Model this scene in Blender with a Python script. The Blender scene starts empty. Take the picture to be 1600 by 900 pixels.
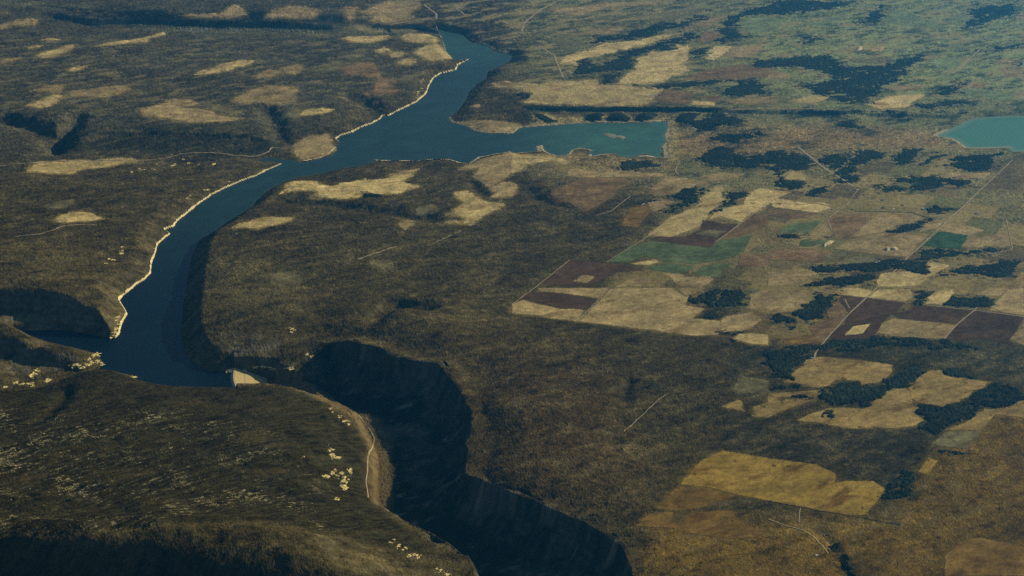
import bpy, bmesh, math, random
import numpy as np
random.seed(7); rng = np.random.default_rng(7)
R = math.radians
scene = bpy.context.scene
col = scene.collection

# ---------------------------------------------------------------- survey camera
CAM_Z, PITCH, FPX = 6500.0, R(20.5), 800 / math.tan(R(18))
CP, SP = math.cos(PITCH), math.sin(PITCH)

def ray(px, py):
    u = (np.asarray(px, float) - 800) / FPX
    v = (np.asarray(py, float) - 450) / FPX
    return u, CP - v * SP, -SP - v * CP          # world direction of a line of sight

def at_level(px, py, z):
    dx, dy, dz = ray(px, py)
    t = (np.asarray(z, float) - CAM_Z) / dz
    return dx * t, dy * t

def pts(s, o=None):
    """'x,y x,y ...' in survey pixels; o = (column, row): read in a four times enlarged sheet."""
    a = np.array([[float(k) for k in q.split(',')] for q in s.split()])
    if o is not None:
        a = a / 4 + np.array([400.0 * o[0], 225.0 * o[1]])
    return a

# ---------------------------------------------------------------- noise
def _hash(ix, iy, seed):
    h = (ix.astype(np.int64) * 374761393 + iy.astype(np.int64) * 668265263 + seed * 2246822519) & 0xFFFFFFFF
    h = ((h ^ (h >> 13)) * 1274126177) & 0xFFFFFFFF
    h = ((h ^ (h >> 16)) * 2654435761) & 0xFFFFFFFF
    return (h ^ (h >> 15)) & 0xFFFFFFFF

def perlin(x, y, seed=0):
    ix, iy = np.floor(x), np.floor(y)
    fx, fy = x - ix, y - iy
    u, v = fx * fx * fx * (fx * (fx * 6 - 15) + 10), fy * fy * fy * (fy * (fy * 6 - 15) + 10)
    def g(ax, ay, dx, dy):
        a = _hash(ax, ay, seed) * (2 * math.pi / 4294967296.0)
        return np.cos(a) * dx + np.sin(a) * dy
    n00, n10 = g(ix, iy, fx, fy), g(ix + 1, iy, fx - 1, fy)
    n01, n11 = g(ix, iy + 1, fx, fy - 1), g(ix + 1, iy + 1, fx - 1, fy - 1)
    return (n00 * (1 - u) + n10 * u) * (1 - v) + (n01 * (1 - u) + n11 * u) * v

def fbm(x, y, wl, octs=4, gain=0.5, seed=0, ridged=False):
    s, a, tot = 0, 1.0, 0
    for k in range(octs):
        n = perlin(x / wl + 17.3 * k, y / wl - 9.1 * k, seed + k) * 1.5
        if ridged: n = 1 - 2 * np.abs(n)
        s = s + a * n; tot += a; a *= gain; wl = wl / 2.03
    return s / tot

def sstep(a, b, x):
    t = np.clip((x - a) / (b - a), 0, 1)
    return t * t * (3 - 2 * t)

def inside(poly, x, y):
    c = np.zeros(x.shape, bool)
    n = len(poly)
    for k in range(n):
        x0, y0 = poly[k]; x1, y1 = poly[(k + 1) % n]
        if y0 == y1: continue
        m = (y0 > y) != (y1 > y)
        c ^= m & (x < (x1 - x0) * (y - y0) / (y1 - y0) + x0)
    return c

def dist(line, x, y, closed=False, along=False):
    best = np.full(x.shape, 1e12); side = np.zeros(x.shape); tt = np.zeros(x.shape)
    n = len(line); acc = 0.0
    for k in range(n if closed else n - 1):
        (x0, y0), (x1, y1) = line[k], line[(k + 1) % n]
        dx, dy = x1 - x0, y1 - y0
        L2 = dx * dx + dy * dy + 1e-9
        t = np.clip(((x - x0) * dx + (y - y0) * dy) / L2, 0, 1)
        d = (x - x0 - t * dx) ** 2 + (y - y0 - t * dy) ** 2
        if along:
            m = d < best
            side = np.where(m, dx * (y - y0) - dy * (x - x0), side)
            tt = np.where(m, acc + t * math.sqrt(L2), tt)
        best = np.minimum(best, d); acc += math.sqrt(L2)
    best = np.sqrt(best)
    return (best, side, tt / acc) if along else best

# ---------------------------------------------------------------- the ground grid (fine where the country is seen, coarse round about)
dep = np.arange(R(34.2), R(9.75), -R(0.0215))
r_fine = CAM_Z / np.tan(dep)
r_all = np.concatenate([np.geomspace(60, r_fine[0], 50)[:-1], r_fine, np.geomspace(r_fine[-1], 66000, 50)[1:]])
a_fine = np.arange(-R(22.3), R(22.3), R(0.0295))
a_mid = np.arange(a_fine[-1], R(37), R(.075))[1:]
a_all = np.concatenate([np.linspace(-math.pi, -a_mid[-1], 50)[:-1], -a_mid[::-1], a_fine, a_mid, np.linspace(a_mid[-1], math.pi, 50)[1:]])
GRAIN = (np.abs(a_all) < R(22.4))[None, :] * ((r_all > r_fine[0] - 1) & (r_all < r_fine[-1] + 1))[:, None] * .85 + .15
NR, NA = len(r_all), len(a_all)
RR, AA = np.meshgrid(r_all, a_all, indexing='ij')
X, Y = RR * np.sin(AA), RR * np.cos(AA)
fwd = Y * CP + CAM_Z * SP
front = fwd > 500
fw = np.where(front, fwd, 500)
U0 = 800 + FPX * X / fw
V0 = 450 + FPX * (CAM_Z * CP - Y * SP) / fw       # where plain-level ground lies on the survey sheet
U0 = np.clip(np.where(front, U0, 800 + np.sign(X) * 1500), -700, 2300)
V0 = np.clip(np.where(front, V0, 1300), -100, 1400)

# ---------------------------------------------------------------- levels
W, W2 = -60.0, -22.0
CTRL = '''-100,-5,140 300,5,160 600,5,110 900,5,60 1200,5,60 1600,5,80 1750,0,80
100,22,150 250,25,150 400,28,130 540,30,90 620,12,80 700,25,40
130,36,45 260,45,30 400,47,10 540,47,-10 640,45,-40 720,40,20 800,60,0
0,60,60 200,70,60 400,80,60 550,70,20 640,70,0 0,120,80 200,120,80 400,120,70 550,120,40 640,120,5
0,165,90 150,175,90 300,180,80 420,180,60 500,180,35 570,165,20
120,200,75 250,203,75 400,208,50 120,236,-20 250,241,-30 400,241,-50 470,220,-35
0,250,-10 200,248,-30 380,245,-48 100,290,40 250,290,20 340,275,-15 0,330,90 150,330,110 250,330,50
100,400,160 0,440,195 60,442,205 125,455,180 190,430,70 150,492,110 215,400,40
0,522,110 60,535,70 110,548,25 150,560,-20 0,598,-40 60,600,-52 100,592,-45
125,583,45 220,585,35 300,600,12 370,604,-10 450,602,-70 60,640,120 200,640,120 350,640,80 450,640,0 520,645,-120
100,720,280 250,720,270 400,720,190 500,720,40 560,715,-140 0,800,440 150,800,430 300,800,385 450,800,250 550,800,60 597,795,-150
0,846,505 60,848,505 120,851,505 250,860,490 400,874,425 500,896,350 600,866,90 700,893,-100 560,909,270
0,915,330 120,915,320 250,922,310 400,930,260 -200,842,505 -200,915,330 300,990,120 600,1000,60 0,1000,120 -300,1000,120
470,602,-150 540,628,-235 582,664,-275 590,702,-285 592,762,-290 612,802,-295 760,1000,-320
480,520,60 470,556,-10 492,545,5 452,572,-60 560,505,155 610,522,150 650,535,100 710,548,55 600,470,90 765,640,30 765,735,30 850,765,30 950,805,30 1025,880,30 1020,980,30
450,450,85 360,400,105 365,470,115 410,530,95 430,380,80 600,400,50 700,450,30 800,400,10 800,500,10 900,600,10 1000,700,10
1200,600,0 1400,500,0 1600,600,20 1600,800,40 1300,800,20 1100,850,20 1600,900,40 1200,400,0 1000,350,0 1400,350,0 1600,350,0
1000,280,-15 1200,280,-15 1400,260,-15 1600,280,-8 450,330,50 550,345,35 500,295,-20 600,290,-15 700,280,-20 700,330,15 800,260,-45 900,260,-40
850,150,25 1000,150,25 1150,150,25 830,182,-40 750,188,-45 760,150,0 850,100,10 1000,100,20 1200,100,25 1400,100,25 1600,100,25
1000,50,40 1300,50,40 1100,200,-40 1250,215,-25 1400,215,-20 1300,178,15 1500,172,20 1000,182,-45 900,182,-45
-200,100,100 -200,300,80 -200,450,200 -200,560,60 -200,700,300 1800,100,30 1800,300,0 1800,500,10 1800,700,30 1800,950,40 1300,1000,30'''
C = np.array([[float(k) for k in q.split(',')] for q in CTRL.split()])
cx, cy = at_level(C[:, 0], C[:, 1], C[:, 2])
cp, cq = np.arctan2(cx, cy), np.log(np.hypot(cx, cy))       # log-polar: keeps shapes

def tps_kernel(d2): return d2 * np.log(d2 + 1e-12)
n = len(C)
K = tps_kernel((cp[:, None] - cp) ** 2 + (cq[:, None] - cq) ** 2) + 2e-5 * np.eye(n)
P = np.stack([np.ones(n), cp, cq], 1)
sol = np.linalg.solve(np.block([[K, P], [P.T, np.zeros((3, 3))]]), np.concatenate([C[:, 2], np.zeros(3)]))
ql = np.clip(np.log(RR), math.log(8800), math.log(40000))
al = np.clip(AA, -R(27), R(27))
H = sol[n] + sol[n + 1] * al + sol[n + 2] * ql
for k in range(n):
    H += sol[k] * tps_kernel((al - cp[k]) ** 2 + (ql - cq[k]) ** 2)
H = np.clip(H, -330, 560)

def soft(poly, width):                            # 1 inside a survey polygon, fading over width pixels
    d = dist(poly, U0, V0, closed=True)
    return sstep(-width, width, np.where(inside(poly, U0, V0), d, -d))

plains = soft(pts('720,480 800,380 980,300 1030,240 1040,150 800,140 820,60 900,-60 1700,-60 1700,950 1000,950 1040,780 1170,590 950,520'), 60)
rough = 1 - 0.72 * plains
# long ridges and washes of the open country
wx, wy = fbm(X, Y, 1500, 3, seed=3) * 350, fbm(X, Y, 1500, 3, seed=9) * 350
ru, rv = X * .80 + Y * .60, -X * .60 + Y * .80                # along and across the strike of the beds
MED = rough * (27 * fbm(ru + wx, (rv + wy) * 1.8, 1500, 5, .5, 21, ridged=True) + 15 * fbm(ru + wx, rv * 2.2, 520, 4, .5, 31, ridged=True))
H += MED

def near(line, pad):                              # the block of the grid near a line
    lx, ly = np.array(line).T
    rr, aa = np.hypot(lx, ly), np.arctan2(lx, ly)
    i0, i1 = np.searchsorted(r_all, [rr.min() - pad, rr.max() + pad])
    da = pad / max(rr.min(), 1)
    j0, j1 = np.searchsorted(a_all, [aa.min() - da, aa.max() + da])
    return slice(max(i0 - 1, 0), i1 + 1), slice(max(j0 - 1, 0), j1 + 1)

def wl(p, z):                                     # survey points at a level -> world polyline
    x, y = at_level(p[:, 0], p[:, 1], z)
    return list(zip(x, y))

def gully(s, z, depth, width, o=None):
    line = wl(pts(s, o), z); b = near(line, width * 2.2)
    d, _, t = dist(line, X[b], Y[b], along=True)
    w = width * (1 + .45 * fbm(X[b], Y[b], 260, 3, seed=71))
    H[b] -= depth * np.exp(-(d / w) ** 2) * sstep(0, .15, t) * (.35 + .65 * sstep(1.02, .75, t))

def scarp(s, z, drop, width, reach, o=None):      # ground falls away on the near side of the line
    line = wl(pts(s, o), z); b = near(line, reach)
    d, sd, t = dist(line, X[b], Y[b], along=True)
    down = sd < 0                                 # lines run left to right: the near side lies to their right
    d = d + 45 * fbm(X[b], Y[b], 330, 3, seed=77) * sstep(0, 100, d)
    f = np.where(down, sstep(0, width, d) * (1 - sstep(reach * .35, reach, d)), 0) * sstep(0, .08, t) * sstep(1, .92, t)
    H[b] -= drop * f

gully('700,487 640,482 612,476 575,512 535,530', 55, 75, 170)
gully('545,146 575,163 600,184', 20, 95, 230)
gully('412,165 430,195 442,222', 40, 80, 170)
gully('985,588 978,612 972,640', 10, 35, 90)
gully('1266,822 1300,850 1314,880 1318,910', 22, 16, 60)
gully('104,596 98,622 78,650 40,682', 120, 40, 80)
gully('408,312 470,318 560,328 640,340 720,352', -10, 70, 190)
gully('-20,182 40,195 76,210 84,232', 40, 120, 230)
gully('128,180 104,206 84,232', 40, 120, 160)
gully('735,282 745,295 760,310', -15, 45, 110)
gully('820,290 838,310 905,330', 5, 35, 120)
gully('640,470 600,490 585,520', 60, 40, 110)
scarp('805,167 900,167 1000,166 1100,168 1250,173 1400,177 1530,181', 25, 38, 90, 900)
scarp('60,21 150,26 260,29 330,31 420,31 540,33', 140, 75, 160, 900)
scarp('560,36 640,38 690,42 730,52 745,66', 30, 70, 160, 700)
scarp('140,205 260,206 350,208 430,212', 70, 35, 160, 1000)
scarp('-20,452 60,453 122,462 146,484 160,512', 195, 190, 330, 900)
scarp('-30,521 40,530 90,545 140,560', 80, 110, 260, 700)
scarp('-60,843 40,846 95,850 130,845 180,852 225,849 300,862 420,875 520,898', 495, 120, 170, 1200)
nearband = soft(pts('-300,836 60,838 150,840 300,858 420,870 520,894 560,1000 -300,1000'), 10)
H += nearband * 55 * fbm(X, Y, 620, 4, .5, 83)
for s, a, b_ in (('845,184', 60, 210), ('893,188', 34, 110), ('932,184', 62, 170), ('967,184', 66, 190), ('1005,184', 62, 190), ('1075,184', 38, 260), ('1150,200', 40, 330), ('1260,190', 30, 250), ('1330,190', 35, 280)):
    (gx, gy), = wl(pts(s), -40)                   # rounded mounds along the shore
    H += a * np.exp(-(((X - gx) / b_) ** 2 + ((Y - gy) / (b_ * 1.6)) ** 2) ** 1.4)

# ---------------------------------------------------------------- gorge below the dam
RIM = np.array([[float(k) for k in q.split(',')] for q in '455,600,-135 466,592,-110 487,566,-30 514,536,70 545,531,155 590,541,150 640,560,105 688,567,72 714,600,45 745,645,32 736,690,32 731,738,32 800,767,30 860,791,30 920,816,30 975,852,30 998,902,30 1000,1000,30'.split()])
rim = list(zip(*at_level(RIM[:, 0], RIM[:, 1], RIM[:, 2])))
foot = wl(pts('760,1000 735,900 630,846 592,806 574,770 574,700 548,650 505,622 455,604'), -245)
b = near(rim + foot, 700)
xb, yb = X[b], Y[b]
rag = sstep(0, 400, np.hypot(xb - rim[1][0], yb - rim[1][1]))
ins = inside(rim + foot, xb + rag * (150 * fbm(xb, yb, 520, 4, .6, 45) + 60 * fbm(xb, yb, 170, 3, .6, 47)), yb + rag * (150 * fbm(xb, yb, 520, 4, .6, 46) + 60 * fbm(xb, yb, 170, 3, .6, 48)))
d0, _, t0 = dist(rim, xb, yb, along=True)
seg = np.concatenate([[0], np.cumsum(np.hypot(*np.diff(np.array(rim), axis=0).T))])
rz = np.interp(t0 * seg[-1], seg, RIM[:, 2])
but = fbm(xb, yb, 430, 4, seed=41, ridged=True)
dr = np.maximum(d0 + 130 * but * sstep(0, 150, d0) - 25, 0)
fl_y0, fl_y1 = at_level(500, 600, -150)[1], at_level(600, 690, -250)[1]
floor_z = -225 + (-310 + 225) * sstep(fl_y0, fl_y1, yb)
wall = rz + (floor_z - rz) * (.42 * sstep(0, 75, dr) + .58 * sstep(40, 380, dr))
lip = H[b] + np.maximum(rz - H[b], 0) * np.exp(-(d0 / 230) ** 2) * sstep(.0, .03, t0)
fd = dist(foot, xb, yb)
kf = sstep(0, 110, fd)                              # the floor meets the hill's foot gently
H[b] = np.where(ins, H[b] * (1 - kf) + wall * kf, lip)
hollow = wl(pts('362,590 385,588 415,587 445,589 474,597 505,622 470,624 430,622 385,622 362,624'), -175)
b = near(hollow, 200)
dh = np.where(inside(hollow, X[b], Y[b]), dist(hollow, X[b], Y[b], closed=True), 0)
H[b] = np.minimum(H[b], H[b] * (1 - sstep(0, 70, dh)) - 178 * sstep(0, 70, dh))

# seat of the dam: the fill stands clear of the ground on its dry side
DA, DB = np.array(at_level(366.5, 578, -50)), np.array(at_level(372, 622, -50))
DAX = (DB - DA) / np.linalg.norm(DB - DA); DDN = np.array([-DAX[1], DAX[0]])
b = near([tuple(DA), tuple(DB)], 600)
ds = ((X[b] - DA[0]) * DAX[0] + (Y[b] - DA[1]) * DAX[1]) / np.linalg.norm(DB - DA); do = (X[b] - DA[0]) * DDN[0] + (Y[b] - DA[1]) * DDN[1]
seat = np.interp(do, [-20, 7, 105, 330, 420], [-60, -62, -104, -198, -198])
kd = sstep(-.12, -.02, ds) * sstep(.66, .50, ds) * sstep(-25, -5, do) * sstep(470, 380, do)
H[b] = np.where(kd > 0, np.minimum(H[b], H[b] * (1 - kd) + seat * kd), H[b])

# ---------------------------------------------------------------- water
LEFT_SHORE = '180,528 186,522 190,505 199,490 191,477 186,469 192,462 207,450 212,445 226,437 235,427 237,410 242,397 246,382 257,372 266,365 257,359 271,354 277,345 295,331 312,317 330,305 350,295 375,284 400,275 415,267 441,256'
POINT = '467,254 495,250 520,243 527,235 526,229'
UPPER = '531,222 525,217 532,212 550,207 562,200 580,194 595,185 597,181 605,182 625,172 650,160 665,147 671,132 677,122 687,116 712,110 715,102 734,92'
HEAD = '710,95 697,80 690,60 687,53 682,45 700,50 722,54 735,66'
TOPR = '735,66 747,69 760,72 774,81 790,84 800,87 797,95'
RIGHTB = '785,102 762,112 760,122 745,132 732,145 727,157 717,172 700,185'
BAYN = '700,185 706,192 727,197 742,205 765,209 800,209 812,200 850,197 887,194 925,192 975,192 1012,191 1042,190'
BAYE = '1044,200 1038,212 1041,222 1033,231 1037,237 1028,241 1038,247'
BAYS = '1040,247 1025,246 1007,240 995,245 975,246 960,240 940,241 925,244 920,237 927,235 907,231 892,235 887,242 870,244 857,239 850,235 847,227 837,229 840,237 800,239 797,237 770,241 747,246 732,256 717,254 702,249 675,249 650,251 612,251 585,250'
SOUTH = '567,259 540,262 500,271 462,277 437,287 422,295 400,314 397,320 380,332 355,347 332,365 312,375 300,400 292,440 286,480 282,520 290,556 325,581 364,580 367,596 370,606'
NEAR = '330,605 262,603 232,599 223,597 214,592 204,586 190,584 168,582 152,579'
ARM = '163,567 150,552 120,545 87,536 50,527 22,517 100,516 135,521 170,528'
lake = wl(pts(' '.join([LEFT_SHORE, '425,252 405,252 402,250 420,247 440,250 455,249', POINT, UPPER, HEAD, TOPR, RIGHTB, BAYN, BAYE, BAYS, SOUTH, NEAR, ARM])), W)
pond = wl(pts('1720,178 1600,181 1550,182 1517,186 1500,195 1478,205 1462,212 1490,217 1505,227 1512,231.5 1537,232 1575,230 1582,237 1590,237 1720,228'), W2)

def flood(poly, level, slope_len):
    b = near(poly, 1200)
    xb, yb = X[b], Y[b]
    d = dist(poly, xb, yb, closed=True)
    s = np.where(inside(poly, xb, yb), -d, d) + 11 * np.maximum(np.hypot(xb, yb) / 17000, .7) * fbm(xb, yb, 150, 4, .6, seed=55)
    k = sstep(0, 1, np.clip(s / slope_len, 0, 1)) * .8 + .2 * np.clip(s / 60, 0, 1)
    out = level + np.maximum(H[b] - level, 6) * k
    near_w = sstep(1000, 700, d)
    dry = ((xb - DA[0]) * DDN[0] + (yb - DA[1]) * DDN[1] > -3) & (V0[b] > 560) & (V0[b] < 720) & (xb < 0) & (s >= 0)     # below the dam the land is free to lie lower than the lake
    H[b] = np.where(dry, H[b], np.where(s < 0, level - np.minimum(25, 1.0 - s * .15), np.where(d < 1000, np.where(H[b] < level + 6, out, H[b] * (1 - near_w) + out * near_w), H[b])))
    S = np.full(X.shape, 1e6); S[b] = s
    return S
S_LAKE = flood(lake, W, 260)
S_POND = flood(pond, W2, 200)

def height(x, y, z=None):                         # ground level at any spot
    z = H if z is None else z
    r, a = np.hypot(x, y), np.arctan2(x, y)
    i = np.clip(np.searchsorted(r_all, r) - 1, 0, NR - 2); j = np.clip(np.searchsorted(a_all, a) - 1, 0, NA - 2)
    fr = (r - r_all[i]) / (r_all[i + 1] - r_all[i]); fa = (a - a_all[j]) / (a_all[j + 1] - a_all[j])
    return (z[i, j] * (1 - fr) + z[i + 1, j] * fr) * (1 - fa) + (z[i, j + 1] * (1 - fr) + z[i + 1, j + 1] * fr) * fa

I0, I1 = 49, NR - 45
def on_ground(p):                                 # survey points -> where their lines of sight first meet the ground
    out = []
    for px, py in p:
        dx, dy, dz = ray(px, py)
        a = math.atan2(dx, dy); g = math.hypot(dx, dy)
        rs = r_all[I0:I1]
        j = min(max(int(np.searchsorted(a_all, a)) - 1, 0), NA - 2)
        fa = (a - a_all[j]) / (a_all[j + 1] - a_all[j])
        hs = H[I0:I1, j] * (1 - fa) + H[I0:I1, j + 1] * fa
        zs = CAM_Z + dz / g * rs
        m = np.nonzero(zs <= hs)[0]
        k = max(int(m[0]), 1) if len(m) else len(rs) - 1
        e0, e1 = zs[k - 1] - hs[k - 1], zs[k] - hs[k]
        f = e0 / (e0 - e1) if e0 > 0 > e1 else 1.0
        r = rs[k - 1] + f * (rs[k] - rs[k - 1])
        out.append((r * math.sin(a), r * math.cos(a)))
    return out
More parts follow.
